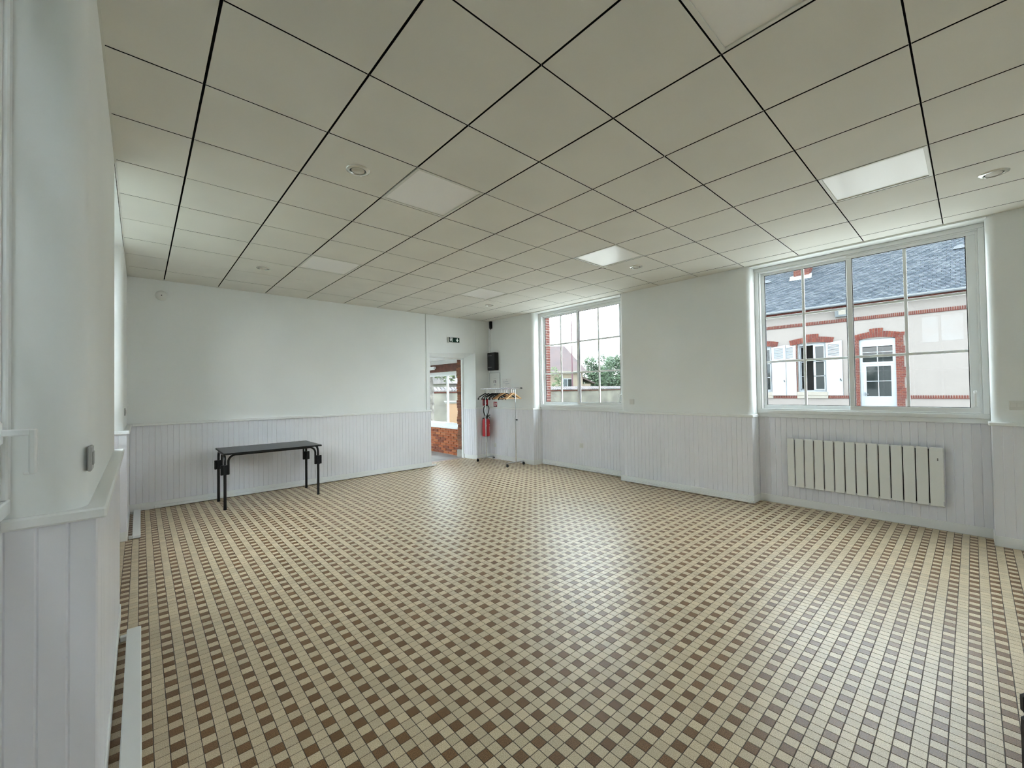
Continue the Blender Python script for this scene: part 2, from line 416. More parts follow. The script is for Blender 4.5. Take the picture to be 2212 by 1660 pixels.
# baseboards
BH = 0.094
def base(name, segs, lab):
    m_ = MB()
    for s_ in segs: m_.cbox(*s_, -0.002, BH, 0.004)
    struct(name, m_, 'trim_paint', lab, 'baseboard')
def side_base(FX):
    out = []
    for i, (a, b) in enumerate(piers()):
        e = min(b, YB-0.03)
        out.append((FX(-0.031), FX(WCORE), a, e))
        if i > 0: out.append((FX(-0.031), FX(NCORE), a-0.006, a+0.012))
        if i < 3: out.append((FX(-0.031), FX(NCORE), b-0.012, b+0.006))
    for a, b in NICHES: out.append((FX(0.217), FX(NCORE), a, b))
    return out
base('baseboard_right', side_base(RX), 'white baseboard along the radiator wall and its bays')
base('baseboard_left', side_base(LX), 'white baseboard along the left wall and its bays')
base('baseboard_back', [(XL, DX0+0.004, YB-0.031, YB+WCORE), (DX1, XR, YB-0.031, YB+WCORE)], 'white baseboard along the wall with the doorway')

# ------------------------------------------------------------------ floor: small square tiles, one brown in four
X0f, X1f, Y0f, Y1f = XL-OUTER, XR+OUTER, YF, 7.64
mb = MB(); mb.box(X0f, X1f, Y0f, Y1f, -0.12, -0.0012)
floor = struct('floor', mb, 'grout', 'floor of small beige and brown speckled square tiles', 'floor')
g = 0.0013; ch = 0.0010
def tile_faces(mb, cx, cy_, mi, dz=0.0):
    h = TP/2 - g
    mb.add([(cx-h,cy_-h,-0.0014),(cx+h,cy_-h,-0.0014),(cx+h,cy_+h,-0.0014),(cx-h,cy_+h,-0.0014),
            (cx-h+ch,cy_-h+ch,dz),(cx+h-ch,cy_-h+ch,dz),(cx+h-ch,cy_+h-ch,dz),(cx-h+ch,cy_+h-ch,dz)],
           [(4,5,6,7),(0,1,5,4),(1,2,6,5),(2,3,7,6),(3,0,4,7)], mi)
tiles = []
i0 = math.ceil((X0f-TX)/TP); i1 = math.floor((X1f-TX)/TP); j0 = math.ceil((Y0f-TY)/TP); j1 = math.floor((Y1f-TY)/TP)
ODD = {(-3, 6)}
for i in range(i0, i1+1):
    for j in range(j0, j1+1):
        cx, cyy = TX+i*TP, TY+j*TP
        if not (XL-0.24 < cx < XR+0.24): continue
        dark = (i % 2 == 0 and j % 2 == 0 and (i, j) != (-4, 6)) or (i, j) in ODD
        size = 0
        q = project((cx, cyy, 0))
        if q and 0 < q[0] < 2212 and 0 < q[1] < 1660:
            d = (Vector((cx, cyy, 0)) - Vector((0, 0, CAMZ))).dot(_f); size = 1/d**3
        tiles.append((size, i, j, cx, cyy, dark))
tiles.sort(key=lambda t: -t[0])
tm = []
for mname in ('tile_beige', 'tile_brown'):
    m_ = MB(); tile_faces(m_, 0, 0, 0); tm.append(m_.mesh('floor_tile', [mname], fixn=False))
rest = MB()
for n_, (sz, i, j, cx, cyy, dark) in enumerate(tiles):
    dz = random.uniform(-0.0002, 0.0002)
    if n_ < 300: link('floor_tile', tm[1 if dark else 0], floor, (cx, cyy, dz))
    else: tile_faces(rest, cx, cyy, 1 if dark else 0, dz)
fr_ = link('floor_tiling', rest.mesh('floor_tiles', ['tile_beige', 'tile_brown'], fixn=False), floor); fr_['kind'] = 'stuff'

# ------------------------------------------------------------------ ceiling: 600 mm boards in a black joint grid
AX, BY, CP = 0.2414, 1.9574, 0.6
mb = MB(); mb.box(XL-OUTER, XR+OUTER, YF-0.3, YB+0.4, ZC+0.013, 3.36)
ceil = struct('ceiling', mb, 'joint_black', 'suspended ceiling of square boards with black joints', 'ceiling')
PANELS = {(i, j) for i in (2, 6) for j in (-7, -3, 1, 5)}
xs = [XL] + [AX+CP*i for i in range(0, 10)] + [XR+0.006]
ys = [BY+CP*j for j in range(-11, 9)] + [YB]
ys = [YF] + [y for y in ys if y > YF+0.05]
GA, GB = 0.0055, 0.0038                                       # half joint widths
board = {}
for a in range(len(xs)-1):
    for b in range(len(ys)-1):
        ci = round((xs[a+1]-AX)/CP) - 1 if a < len(xs)-2 else 9
        cj = round((ys[b+1]-BY)/CP) - 1 if b < len(ys)-2 else 8
        if (ci, cj) in PANELS: continue
        w = round(xs[a+1]-xs[a]-2*GA, 4); l = round(ys[b+1]-ys[b]-2*GB, 4)
        if (w, l) not in board:
            m_ = MB(); m_.cbox(-w/2, w/2, -l/2, l/2, 0, 0.0135, 0.0015); m_.m[0:4] = [1]*4; board[(w, l)] = m_.mesh('ceiling_board', ['ceiling_board', 'joint_black'])
        link('ceiling_board', board[(w, l)], ceil, ((xs[a]+xs[a+1])/2, (ys[b]+ys[b+1])/2, ZC + random.uniform(-0.0006, 0.0006)))
m_ = MB()
m_.box(XL, XR+0.01, YB-0.012, YB, ZC-0.005, ZC+0.003); m_.box(XL, XL+0.010, YF, YB, ZC-0.005, ZC+0.003); m_.box(XR-0.010, XR+0.006, YF, YB, ZC-0.005, ZC+0.003)
part('edge_angle', m_, 'grid_white', ceil)

# ------------------------------------------------------------------ windows (built once, copied to every bay)
def ring(mb, x0, x1, z0, z1, w, y0, y1, b=0.004):
    mb.cbox(x0, x1, y0, y1, z0, z0+w, b); mb.cbox(x0, x1, y0, y1, z1-w, z1, b)
    mb.cbox(x0, x0+w, y0, y1, z0+w, z1-w, b); mb.cbox(x1-w, x1, y0, y1, z0+w, z1-w, b)
W = 2.01
def make_window(name, loc, rotz, label):
    t = thing(name, label, 'window', loc, rotz, kind='structure')
    m_ = MB(); ring(m_, 0.0, W, 1.15, 3.045, 0.045, 0.170, 0.318); part('casing', m_, 'pvc_white', t)
    m_ = MB(); ring(m_, 0.045, W-0.045, 1.195, 3.0, 0.016, 0.182, 0.300, 0.003); part('track_frame', m_, 'pvc_white', t)
    m_ = MB(); m_.cbox(-0.0, W, 0.190, 0.24, 1.100, 1.152, 0.005); part('window_sill', m_, 'pvc_white', t)
    for leaf, (s0, s1, d0, d1) in enumerate(((0.055, 0.985, 0.236, 0.266), (0.955, 1.953, 0.192, 0.224))):
        g0, g1 = ((0.10, 0.945), (1.005, 1.885))[leaf]
        m_ = MB()
        m_.cbox(s0, s1, d0, d1, 1.206, 1.256, 0.004); m_.cbox(s0, s1, d0, d1, 2.950, 2.992, 0.004)
        m_.cbox(s0, g0, d0, d1, 1.256, 2.950, 0.004); m_.cbox(g1, s1, d0, d1, 1.256, 2.950, 0.004)
        sash = part('sash', m_, 'pvc_white', t)
        m_ = MB(); ring(m_, g0-0.001, g1+0.001, 1.254, 2.952, 0.006, d0+0.004, d1-0.004, 0.001); part('gasket', m_, 'rubber_black', sash)
        dm = (d0+d1)/2
        zz = (1.254, 1.817, 2.392, 2.952); gm = (g0+g1)/2
        for zi in range(3):
            for (u0, u1) in ((g0, gm), (gm, g1)):
                m_ = MB(); m_.box(u0, u1, dm-0.002, dm+0.002, zz[zi], zz[zi+1]); part('pane', m_, 'window_glass', sash)
        m_ = MB(); m_.cbox(gm-0.014, gm+0.014, dm-0.011, dm+0.011, 1.254, 2.952, 0.003); part('muntin', m_, 'pvc_white', sash)
        for z in (1.817, 2.392):
            m_ = MB(); m_.cbox(g0, g1, dm-0.010, dm+0.010, z-0.014, z+0.014, 0.003); part('muntin', m_, 'pvc_white', sash)
        if leaf == 1:
            m_ = MB()
            m_.cbox(1.905, 1.930, 0.172, 0.194, 1.358, 1.425, 0.006)
            m_.cbox(1.909, 1.926, 0.108, 0.176, 1.383, 1.402, 0.003)
            m_.cbox(1.907, 1.928, 0.108, 0.124, 1.272, 1.402, 0.004)
            m_.cbox(1.909, 1.926, 0.116, 0.134, 1.272, 1.282, 0.003)
            part('handle', m_, 'trim_paint', sash)
        else:
            m_ = MB(); m_.cbox(0.062, 0.082, 0.230, 0.238, 1.33, 1.39, 0.008); part('pull', m_, 'pvc_white', sash)
    return t
w_proto = make_window('window_1', (XR, NICHES[1][1], 0), -PI/2, 'large white sliding window above the radiator')
def copy_window(name, loc, rotz, label):
    o = copy_tree(w_proto); o.name = name; o.location = loc; o.rotation_euler = (0, 0, rotz); o['label'] = label
copy_window('window_2', (XR, NICHES[2][1], 0), -PI/2, 'white sliding window near the corner, brick pillar and trees outside')
copy_window('window_3', (XL+0.014, NICHES[1][0], 0), PI/2, 'white sliding window at the left edge beside the camera')
copy_window('window_4', (XL+0.014, NICHES[2][0], 0), PI/2, 'white sliding window in the far bay of the left wall')
copy_window('window_5', (XR, NICHES[0][1], 0), -PI/2, 'white sliding window behind the camera on the radiator side')
copy_window('window_6', (XL, NICHES[0][0], 0), PI/2, 'white sliding window behind the camera on the left side')

# doorway frame and threshold
m_ = MB()
m_.cbox(5.385, 5.428, 7.652, 7.715, 0, 2.262, 0.004); m_.cbox(4.43, 4.462, 7.655, 7.715, 0, 2.24, 0.004); m_.cbox(4.43, 5.430, 7.655, 7.715, 2.205, 2.262, 0.004)
struct('door_1', m_, 'trim_paint', 'white door frame without a leaf at the back of the doorway', 'door frame')
m_ = MB(); m_.box(DX0-0.02, 4.432, YB+0.3, 7.70, 0, 2.3); part('jamb_filling', m_, 'wall_paint', wall_b)
m_ = MB(); m_.cbox(4.40, 5.44, 7.64, 7.74, -0.03, 0.004, 0.004)
struct('trim_%d' % (tn[0]+1), m_, 'threshold_stone', 'pinkish stone threshold of the doorway', 'threshold')

# ------------------------------------------------------------------ ceiling lights
def panel(i, j, label):
    x0, x1, y0, y1 = AX+CP*i+GA, AX+CP*(i+1)-GA, BY+CP*j+GB, BY+CP*(j+1)-GB
    t = thing('ceiling_panel_light', label, 'ceiling light', ((x0+x1)/2, (y0+y1)/2, ZC), 0, 'square ceiling panel lights')
    w, l = (x1-x0)/2, (y1-y0)/2
    m_ = MB(); b = 0.022
    for (a0, a1, b0, b1) in ((-w, w, -l, -l+b), (-w, w, l-b, l), (-w, -w+b, -l+b, l-b), (w-b, w, -l+b, l-b)):
        m_.cbox(a0, a1, b0, b1, -0.001, 0.0125, 0.002)
    part('frame', m_, 'grid_white', t)
    m_ = MB(); m_.box(-w+b, w-b, -l+b, l-b, 0.006, 0.0125); part('diffuser', m_, 'diffuser', t)
for (i, j, lab) in ((2, 1, 'square ceiling panel light in the middle row, left side of the room'),
                    (6, 1, 'bright square ceiling panel light in the middle row, window side'),
                    (2, 5, 'square ceiling panel light nearest the wall with the table'),
                    (6, 5, 'square ceiling panel light nearest the corner with the coat rack'),
                    (2, -3, 'square ceiling panel light cut off by the top edge of the picture'),
                    (6, -3, 'bright square ceiling panel light above the radiator window'),
                    (2, -7, 'square ceiling panel light behind the camera, left side'),
                    (6, -7, 'square ceiling panel light behind the camera, window side')):
    panel(i, j, lab)
def spot(i, j, label):
    t = thing('recessed_spotlight', label, 'spotlight', (AX+CP*(i+.5), BY+CP*(j+.5), ZC), 0, 'round recessed spotlights')
    m_ = MB(); m_.lathe([(0.080, -0.0005), (0.078, -0.004), (0.062, -0.010), (0.056, -0.010), (0.052, -0.002)], n=28); part('trim_ring', m_, 'steel_ring', t, True)
    m_ = MB(); m_.lathe([(0.053, -0.002), (0.053, -0.0035), (0.044, -0.0035), (0.044, -0.002)], n=28); part('baffle', m_, 'dark_gap', t, True)
    m_ = MB(); m_.lathe([(0.044, -0.001), (0.044, -0.006), (0.030, -0.009), (0.008, -0.010)], n=28); part('lamp_face', m_, 'lamp_glass', t, True)
for (i, j, lab) in ((1, 1, 'round recessed spotlight left of the middle panel light'),
                    (7, 1, 'round recessed spotlight beside the bright middle panel, near the small window'),
                    (1, 6, 'round recessed spotlight in the ceiling near the wall with the table'),
                    (7, 6, 'round recessed spotlight above the coat rack corner'),
                    (7, -4, 'round recessed spotlight at the right edge above the radiator window'),
                    (1, -4, 'round recessed spotlight behind the camera')):
    spot(i, j, lab)

# ------------------------------------------------------------------ radiator under the big window
RADX = RX(0.225)
t = thing('radiator', 'white electric panel radiator with vertical fins under the window', 'radiator', (RADX, 0.89, 0.25))
ry = [1.572, 1.488] + [1.488 - (1.488-0.318)*k/12 for k in range(1, 13)] + [0.205]
m_ = MB(); m_.box(-0.055, -0.02, 0.225-0.89, 1.552-0.89, 0.02, 0.575); part('back_body', m_, 'dark_gap', t)
for yb_ in (0.45, 1.25):
    m_ = MB(); m_.box(-0.02, -0.0005, yb_-0.89, yb_+0.05-0.89, 0.1, 0.5); part('wall_bracket', m_, 'dark_gap', t)
for k in range(len(ry)-1):
    m_ = MB(); m_.cbox(-0.082, -0.050, ry[k+1]+0.0045-0.89, ry[k]-0.0045-0.89, 0, 0.597, 0.006); f_ = part('fin', m_, 'radiator_white', t)
    if k == len(ry)-2:
        for dz_ in (0.472, 0.484):
            m_ = MB(); m_.lathe([(0.005, 0), (0.005, -0.003), (0.003, -0.004)], (-0.081, 0.252-0.89, dz_), 10, 0); part('button', m_, 'dark_gap', f_)
        m_ = MB(); m_.box(-0.0828, -0.081, 0.213-0.89, 0.219-0.89, 0.018, 0.058); part('maker_mark', m_, 'ink_pale', f_)

# ------------------------------------------------------------------ chair-bumper rails along the walls
def bumper(p0, p1, depth, h, width, label):
    """rail from p0 to p1 standing off the wall by `depth`, tied back to it with two end brackets"""
    d = Vector((p1[0]-p0[0], p1[1]-p0[1], 0)); L = d.length; rz = math.atan2(d.y, d.x)
    t = thing('bumper_rail', label, 'bumper rail', (p0[0], p0[1], 0), rz, 'white bumper rails along the foot of the walls')
    m_ = MB(); m_.cbox(0, L, -width, 0, 0.012, 0.012+h, 0.004); part('rail', m_, 'trim_paint', t)
    for s_ in (0.035, L-0.035-0.035):
        m_ = MB(); m_.cbox(s_, s_+0.035, -0.004, depth, 0.0, 0.030, 0.004); part('bracket', m_, 'trim_paint', t)
# local -y faces the room
bumper((-0.062, 1.95), (-0.062, 3.55), 0.030, 0.030, 0.067, 'white bumper rail on the floor at the left, cut off by the picture edge')
bumper((-0.062, 5.86), (-0.062, 7.20), 0.030, 0.030, 0.067, 'short white bumper rail on the floor in the far left corner')
bumper((0.14, 7.252), (4.43, 7.252), 0.021, 0.036, 0.022, 'long white bumper rail under the black table')
bumper((5.817, 3.78), (5.817, 1.89), 0.021, 0.036, 0.022, 'white bumper rail on the pier between the two right-hand windows')
bumper((6.064, 5.84), (6.064, 4.00), 0.021, 0.036, 0.022, 'white bumper rail below the window near the corner')
bumper((5.817, -0.27), (5.817, -1.95), 0.021, 0.036, 0.022, 'white bumper rail at the right edge past the radiator')

# ------------------------------------------------------------------ black table
TX0, TX1, TY0, TY1, TZ = 0.797, 1.985, 6.415, 7.195, 0.74
t = thing('table', 'black stacking table with curved tube frame against the wall', 'table', ((TX0+TX1)/2, (TY0+TY1)/2, 0))
ox, oy = (TX0+TX1)/2, (TY0+TY1)/2
hx, hy = (TX1-TX0)/2, (TY1-TY0)/2
m_ = MB(); m_.cbox(-hx, hx, -hy, hy, TZ-0.016, TZ, 0.003); top = part('tabletop', m_, 'table_laminate', t)
m_ = MB(); ring_z0 = TZ-0.020
for (a0, a1, b0, b1) in ((-hx-.002, hx+.002, -hy-.002, -hy+.004), (-hx-.002, hx+.002, hy-.004, hy+.002), (-hx-.002, -hx+.004, -hy, hy), (hx-.004, hx+.002, -hy, hy)):
    m_.cbox(a0, a1, b0, b1, ring_z0, TZ+0.0005, 0.002)
part('edge_band', m_, 'black_plastic', top)
lx, ly = hx-0.022, hy-0.095
def bend(p_leg, dirv, inner, z_top, r=0.085, zb=0.455):
    """tube rising beside the leg then curving to run along dirv"""
    pts = [(p_leg[0], p_leg[1], zb), (p_leg[0], p_leg[1], z_top-r)]
    for k in range(1, 9):
        a = PI/2*k/8
        pts.append((p_leg[0]+dirv[0]*r*(1-math.cos(a)), p_leg[1]+dirv[1]*r*(1-math.cos(a)), z_top-r+r*math.sin(a)))
    return pts
zt = TZ-0.020-0.014
for sy_ in (-1, 1):      # long apron tubes
    a_ = bend((-lx+0.038, sy_*ly), (1, 0), 0, zt); b_ = bend((lx-0.038, sy_*ly), (-1, 0), 0, zt)
    m_ = MB(); m_.tube(a_ + b_[::-1], 0.0135, 8); part('apron_tube', m_, 'black_steel', t, True)
for sx_ in (-1, 1):      # short end tubes form the legs
    a_ = bend((sx_*lx, -ly-0.0), (0, 1), 0, zt, zb=0.455); b_ = bend((sx_*lx, ly), (0, -1), 0, zt, zb=0.455)
    m_ = MB(); m_.tube(a_ + b_[::-1], 0.0150, 8); part('end_tube', m_, 'black_steel', t, True)
for sx_ in (-1, 1):
    for sy_ in (-1, 1):
        m_ = MB(); m_.tube([(sx_*lx, sy_*ly, 0.0), (sx_*lx, sy_*ly, 0.5)], 0.0175, 10); lg = part('leg', m_, 'black_steel', t, True)
        m_ = MB(); m_.lathe([(0.0185, 0.0), (0.0185, 0.022)], (sx_*lx, sy_*ly, 0), 10); part('foot_cap', m_, 'black_plastic', lg)
        m_ = MB()
        m_.cbox(sx_*lx-0.048, sx_*lx+0.048, sy_*ly-0.011, sy_*ly+0.011, 0.452, 0.578, 0.004)
        m_.cbox(sx_*lx-0.013, sx_*lx+0.013, sy_*ly-0.045, sy_*ly+0.045, 0.452, 0.578, 0.004)
        part('stacking_block', m_, 'black_plastic', lg)

# ------------------------------------------------------------------ coat rack
RKX, RY0, RY1, RKZ = 5.545, 6.078, 7.028, 1.540
t = thing('coat_rack', 'chrome coat rack on castors in the corner', 'coat rack', (RKX, (RY0+RY1)/2, 0))
cy0 = (RY0+RY1)/2
for yy, nm in ((RY0-cy0, 'near'), (RY1-cy0, 'far')):
    m_ = MB(); m_.tube([(0, yy, 0.07), (0, yy, 0.93)], 0.0125, 10); up_ = part('upright', m_, 'chrome', t, True)
    m_ = MB(); m_.tube([(0, yy, 0.90), (0, yy, RKZ-0.012)], 0.0095, 10); part('inner_tube', m_, 'chrome', up_, True)
    m_ = MB(); m_.tube([(0.0, yy-0.010, 0.915), (0.0, yy-0.040, 0.915)], 0.010, 8); m_.lathe([(0.006, 0), (0.016, 0.003), (0.016, 0.014), (0.008, 0.018)], (0, yy-0.048, 0.915), 10, 1); part('knob', m_, 'black_plastic', up_, True)
    m_ = MB(); m_.cbox(-0.25, 0.21, yy-0.014, yy+0.014, 0.058, 0.084, 0.004); ft = part('foot_bar', m_, 'chrome', t)
    for xx in (-0.238, 0.196):
        m_ = MB(); m_.lathe([(0.012, -0.011), (0.0265, -0.009), (0.0265, 0.009), (0.012, 0.011)], (xx+0.008, yy, 0.0265), 14, 1); part('wheel', m_, 'caster_rubber', ft, True)
        m_ = MB(); m_.cbox(xx-0.012, xx+0.016, yy-0.016, yy-0.0125, 0.022, 0.060, 0.002); m_.cbox(xx-0.012, xx+0.016, yy+0.0125, yy+0.016, 0.022, 0.060, 0.002); m_.cbox(xx-0.012, xx+0.016, yy-0.016, yy+0.016, 0.054, 0.060, 0.002); part('castor_fork', m_, 'black_plastic', ft)
m_ = MB(); m_.cbox(-0.012, 0.012, RY0-cy0, RY1-cy0, 0.060, 0.080, 0.003); part('base_bar', m_, 'chrome', t)
m_ = MB(); m_.tube([(0, 5.90-cy0, RKZ), (0, 7.185-cy0, RKZ)], 0.0125, 12); tb_ = part('hanging_bar', m_, 'chrome', t, True)
m_ = MB(); m_.tube([(0, 5.885-cy0, RKZ), (0, 5.905-cy0, RKZ)], 0.0155, 12); part('end_cap', m_, 'black_plastic', tb_, True)

def hook_pts(r=0.0175):
    pts = [(0, 0, -0.088), (0, 0, -0.055)]
    for k in range(0, 11):
        a = -PI/2 - 0.0 + (PI*1.35)*k/10
        pts.append((r*math.cos(a), 0, r*math.sin(a)+0.0 - r*0 - 0.0))
    # stem joins the bottom of the circle
    pts = [(0, 0, -0.095), (0, 0, -0.045), (0.004, 0, -0.030)] + [(r*math.cos(a), 0, r*math.sin(a)) for a in [(-PI*0.42) + PI*1.25*k/10 for k in range(11)]]
    return pts
def make_hanger(kind, label):
    t = thing('coat_hanger', label, 'coat hanger', (0, 0, 0), 0, 'hangers on the coat rack')
    m_ = MB(); m_.tube(hook_pts(), 0.0022, 6); part('hook', m_, 'chrome', t, True)
    if kind == 'black':
        pts = [(-0.205, 0, -0.195), (-0.213, 0, -0.215), (-0.205, 0, -0.228), (-0.193, 0, -0.215), (-0.195, 0, -0.195), (-0.185, 0, -0.172)]
        pts += [(x_, 0, -0.098 - 0.078*(abs(x_)/0.19)**1.15) for x_ in [-0.16+0.02*k for k in range(17)]]
        pts += [(-p_[0], 0, p_[2]) for p_ in pts[5::-1]]
        m_ = MB(); m_.tube(pts, 0.0105, 8, flat=0.7); b_ = part('shoulders', m_, 'black_plastic', t, True)
        m_ = MB(); m_.tube([(0, 0, -0.085), (0, 0, -0.105)], 0.012, 8); part('collar', m_, 'black_plastic', t, True)
    else:
        w_ = 'wood_light' if kind == 'light' else 'wood_dark'
        pts = [(x_, 0, -0.098 - 0.112*(abs(x_)/0.215)**1.05) for x_ in [-0.215+0.0215*k for k in range(21)]]
        rr = [0.010+0.008*(1-abs(p_[0])/0.215) for p_ in pts]
        m_ = MB(); m_.tube(pts, rr, 10, flat=0.62); part('shoulders', m_, w_, t, True)
        m_ = MB(); m_.tube([(-0.195, 0, -0.200), (0.195, 0, -0.200)], 0.0065, 8); part('trouser_bar', m_, w_, t, True)
    return t
HZ = RKZ + 0.0125 - 0.0175 + 0.0022
specs = [(7.03, 'black', 4, 'black plastic hanger at the doorway end of the coat rack'),
         (6.93, 'black', 10, 'black plastic hanger second from the doorway end of the rack'),
         (6.80, 'black', -6, 'black plastic hanger third from the doorway end of the rack'),
         (6.74, 'black', -2, 'black plastic hanger fourth from the doorway end of the rack'),
         (6.68, 'black', 5, 'black plastic hanger fifth from the doorway end of the rack'),
         (6.62, 'black', -4, 'black plastic hanger sixth, touching the brown wooden ones'),
         (6.56, 'black', 8, 'black plastic hanger seventh, half behind the brown wooden ones'),
         (6.50, 'dark', -6, 'brown wooden hanger furthest from the window on the rack'),
         (6.45, 'dark', -3, 'brown wooden hanger in the middle of the rack'),
         (6.39, 'light', -8, 'honey-coloured wooden hanger beside the brown ones'),
         (6.33, 'black', -6, 'lone black plastic hanger between the wooden ones'),
         (6.18, 'dark', -4, 'brown wooden hanger behind the pale one at the window end'),
         (6.12, 'light', 3, 'pale wooden hanger at the window end of the rack')]
protos = {}
for (yy, kd, an, lab) in specs:
    if kd not in protos: o = protos[kd] = make_hanger(kd, lab)
    else: o = copy_tree(protos[kd])
    o['label'] = lab; o.location = (RKX, yy, HZ); o.rotation_euler = (0, 0, math.radians(an))

# ------------------------------------------------------------------ fire extinguisher and signs
EX, EY = 5.675, 7.185
t = thing('fire_extinguisher', 'red fire extinguisher with black hose hung in the corner', 'fire extinguisher', (EX, EY, 0.50))
m_ = MB(); m_.lathe([(0.060, 0.0), (0.078, 0.006), (0.084, 0.03), (0.084, 0.335), (0.076, 0.368), (0.050, 0.388), (0.024, 0.396)], n=28); body = part('cylinder', m_, 'red_paint', t, True)
m_ = MB(); m_.lathe([(0.024, 0.394), (0.020, 0.402), (0.020, 0.430), (0.010, 0.436)], n=14); part('valve', m_, 'chrome', t, True)
m_ = MB(); m_.cbox(-0.012, 0.012, -0.030, 0.012, 0.425, 0.440, 0.003); m_.tube([(0.0, -0.01, 0.442), (0.045, -0.02, 0.458), (0.090, -0.03, 0.462)], 0.008, 6); m_.tube([(0.0, -0.01, 0.432), (0.050, -0.02, 0.430), (0.085, -0.03, 0.405)], 0.007, 6); part('lever', m_, 'black_plastic', t, True)
hose = [(-0.015, -0.02, 0.425), (-0.06, -0.03, 0.47), (-0.095, -0.035, 0.55), (-0.085, -0.035, 0.63), (-0.03, -0.03, 0.672), (0.035, -0.03, 0.665), (0.062, -0.03, 0.61), (0.045, -0.03, 0.53), (0.02, -0.028, 0.46), (0.0, -0.05, 0.40), (-0.035, -0.075, 0.39)]
def smooth(pts, n=5):
    P_ = [Vector(p) for p in pts]; out = []
    for i in range(len(P_)-1):
        p0 = P_[max(i-1,0)]; p1 = P_[i]; p2 = P_[i+1]; p3 = P_[min(i+2,len(P_)-1)]
        for k in range(n):
            s_ = k/n; out.append(0.5*((2*p1)+(-p0+p2)*s_+(2*p0-5*p1+4*p2-p3)*s_*s_+(-p0+3*p1-3*p2+p3)*s_**3))
    return out + [P_[-1]]
m_ = MB(); m_.tube(smooth(hose), 0.0085, 8); part('hose', m_, 'black_plastic', t, True)
def curved_label(z0, z1, a0, a1, r=0.0846):
    m_ = MB(); n = 6; vs_ = []
    for k in range(n+1):
        a = a0+(a1-a0)*k/n; vs_ += [(r*math.cos(a), r*math.sin(a), z0), (r*math.cos(a), r*math.sin(a), z1)]
    m_.add(vs_, [(2*k, 2*k+1, 2*k+3, 2*k+2) for k in range(n)]); return m_
for (z0, z1, a0, a1) in ((0.215, 0.262, -2.45, -2.1), (0.165, 0.20, -2.45, -2.2), (0.085, 0.093, -2.35, -2.22), (0.255, 0.262, -1.35, -0.75), (0.205, 0.212, -1.35, -0.8), (0.185, 0.192, -1.3, -0.8), (0.165, 0.172, -1.35, -0.85), (0.14, 0.147, -1.35, -0.8), (0.12, 0.126, -1.3, -0.75), (0.09, 0.098, -1.3, -0.9)):
    part('print', curved_label(z0, z1, a0, a1), 'print_white', body)
m_ = MB(); m_.cbox(-0.02, 0.02, 0.080, 0.097, 0.33, 0.40, 0.004); part('wall_hook', m_, 'black_steel', t)

def flat_sign(name, label, origin, rotz, w, h, parts_, base_mat, cat, th=0.004):
    t = thing(name, label, cat, origin, rotz)
    m_ = MB(); m_.cbox(-w/2, w/2, -th, 0, -h/2, h/2, 0.001); part('plate', m_, base_mat, t)
    for (nm, poly, mt) in parts_:
        m_ = MB(); m_.extrude([(x_, z_) for x_, z_ in poly], 1, -th-0.0010, -th-0.0001); part(nm, m_, mt, t)
    return t
rect = lambda x0, x1, z0, z1: [(x0, z0), (x1, z0), (x1, z1), (x0, z1)]
flat_sign('extinguisher_sign', 'dark red square sign above the fire extinguisher', (5.755, YB, 1.245), 0, 0.15, 0.15,
          [('pictogram', rect(-0.05, -0.02, -0.05, 0.04), 'ink_grey'), ('pictogram', rect(0.0, 0.045, -0.03, -0.02), 'print_white')], 'sign_red', 'sign')
flat_sign('instruction_sign', 'small red, white and black instruction sign on the wall', (XR, 7.09, 1.185), -PI/2, 0.115, 0.135,
          [('pictogram', rect(-0.03, -0.012, -0.035, 0.052), 'sign_white'), ('pictogram', rect(0.005, 0.045, 0.0, 0.045), 'print_white'),
           ('caption', rect(-0.054, 0.054, -0.064, -0.036), 'sign_black'), ('caption', rect(0.0, 0.03, -0.03, -0.015), 'sign_white')], 'sign_red', 'sign')
def arc_poly(cx, cz, r0, r1, a0, a1, n=8):
    return [(cx+r1*math.cos(a0+(a1-a0)*k/n), cz+r1*math.sin(a0+(a1-a0)*k/n)) for k in range(n+1)] + [(cx+r0*math.cos(a1+(a0-a1)*k/n), cz+r0*math.sin(a1+(a0-a1)*k/n)) for k in range(n+1)]
t = flat_sign('framed_notice', 'framed white notice with a dark wreath emblem behind the rack', (XR, 7.095, 1.715), -PI/2, 0.355, 0.36,
          [('emblem', arc_poly(0.0, -0.02, 0.022, 0.042, 1.9, 4.0), 'ink_grey'), ('emblem', arc_poly(0.0, -0.02, 0.022, 0.042, -0.85, 1.25), 'ink_grey'),
           ('text_line', rect(-0.045, 0.045, 0.015+0.03, 0.052), 'ink_pale'), ('text_line', rect(-0.03, 0.03, -0.085, -0.072), 'ink_pale'), ('text_line', rect(-0.035, 0.035, -0.11, -0.098), 'ink_pale')], 'paper_white', 'notice')
m_ = MB()
for (a0, a1, b0, b1) in ((-.1825, .1825, .175, .185), (-.1825, .1825, -.185, -.175), (-.1825, -.1725, -.175, .175), (.1725, .1825, -.175, .175)): m_.cbox(a0, a1, -0.010, -0.0001, b0, b1, 0.002)
part('frame', m_, 'switch_grey', t)
t = flat_sign('paper_sheet', 'pale paper sheet with faint writing pinned beside the framed notice', (XR, 6.70, 1.65), -PI/2, 0.30, 0.21,
          [('drawing', rect(-0.06, 0.05, 0.035, 0.045), 'ink_pale'), ('drawing', rect(-0.09, -0.075, 0.0, 0.06), 'ink_pale'), ('drawing', rect(0.0, 0.012, 0.075, 0.085), 'ink_grey'),
           ('drawing', rect(-0.05, 0.09, -0.005, 0.004), 'ink_pale'), ('drawing', rect(-0.04, 0.03, -0.035, -0.028), 'ink_pale')], 'paper_white', 'paper', 0.0012)

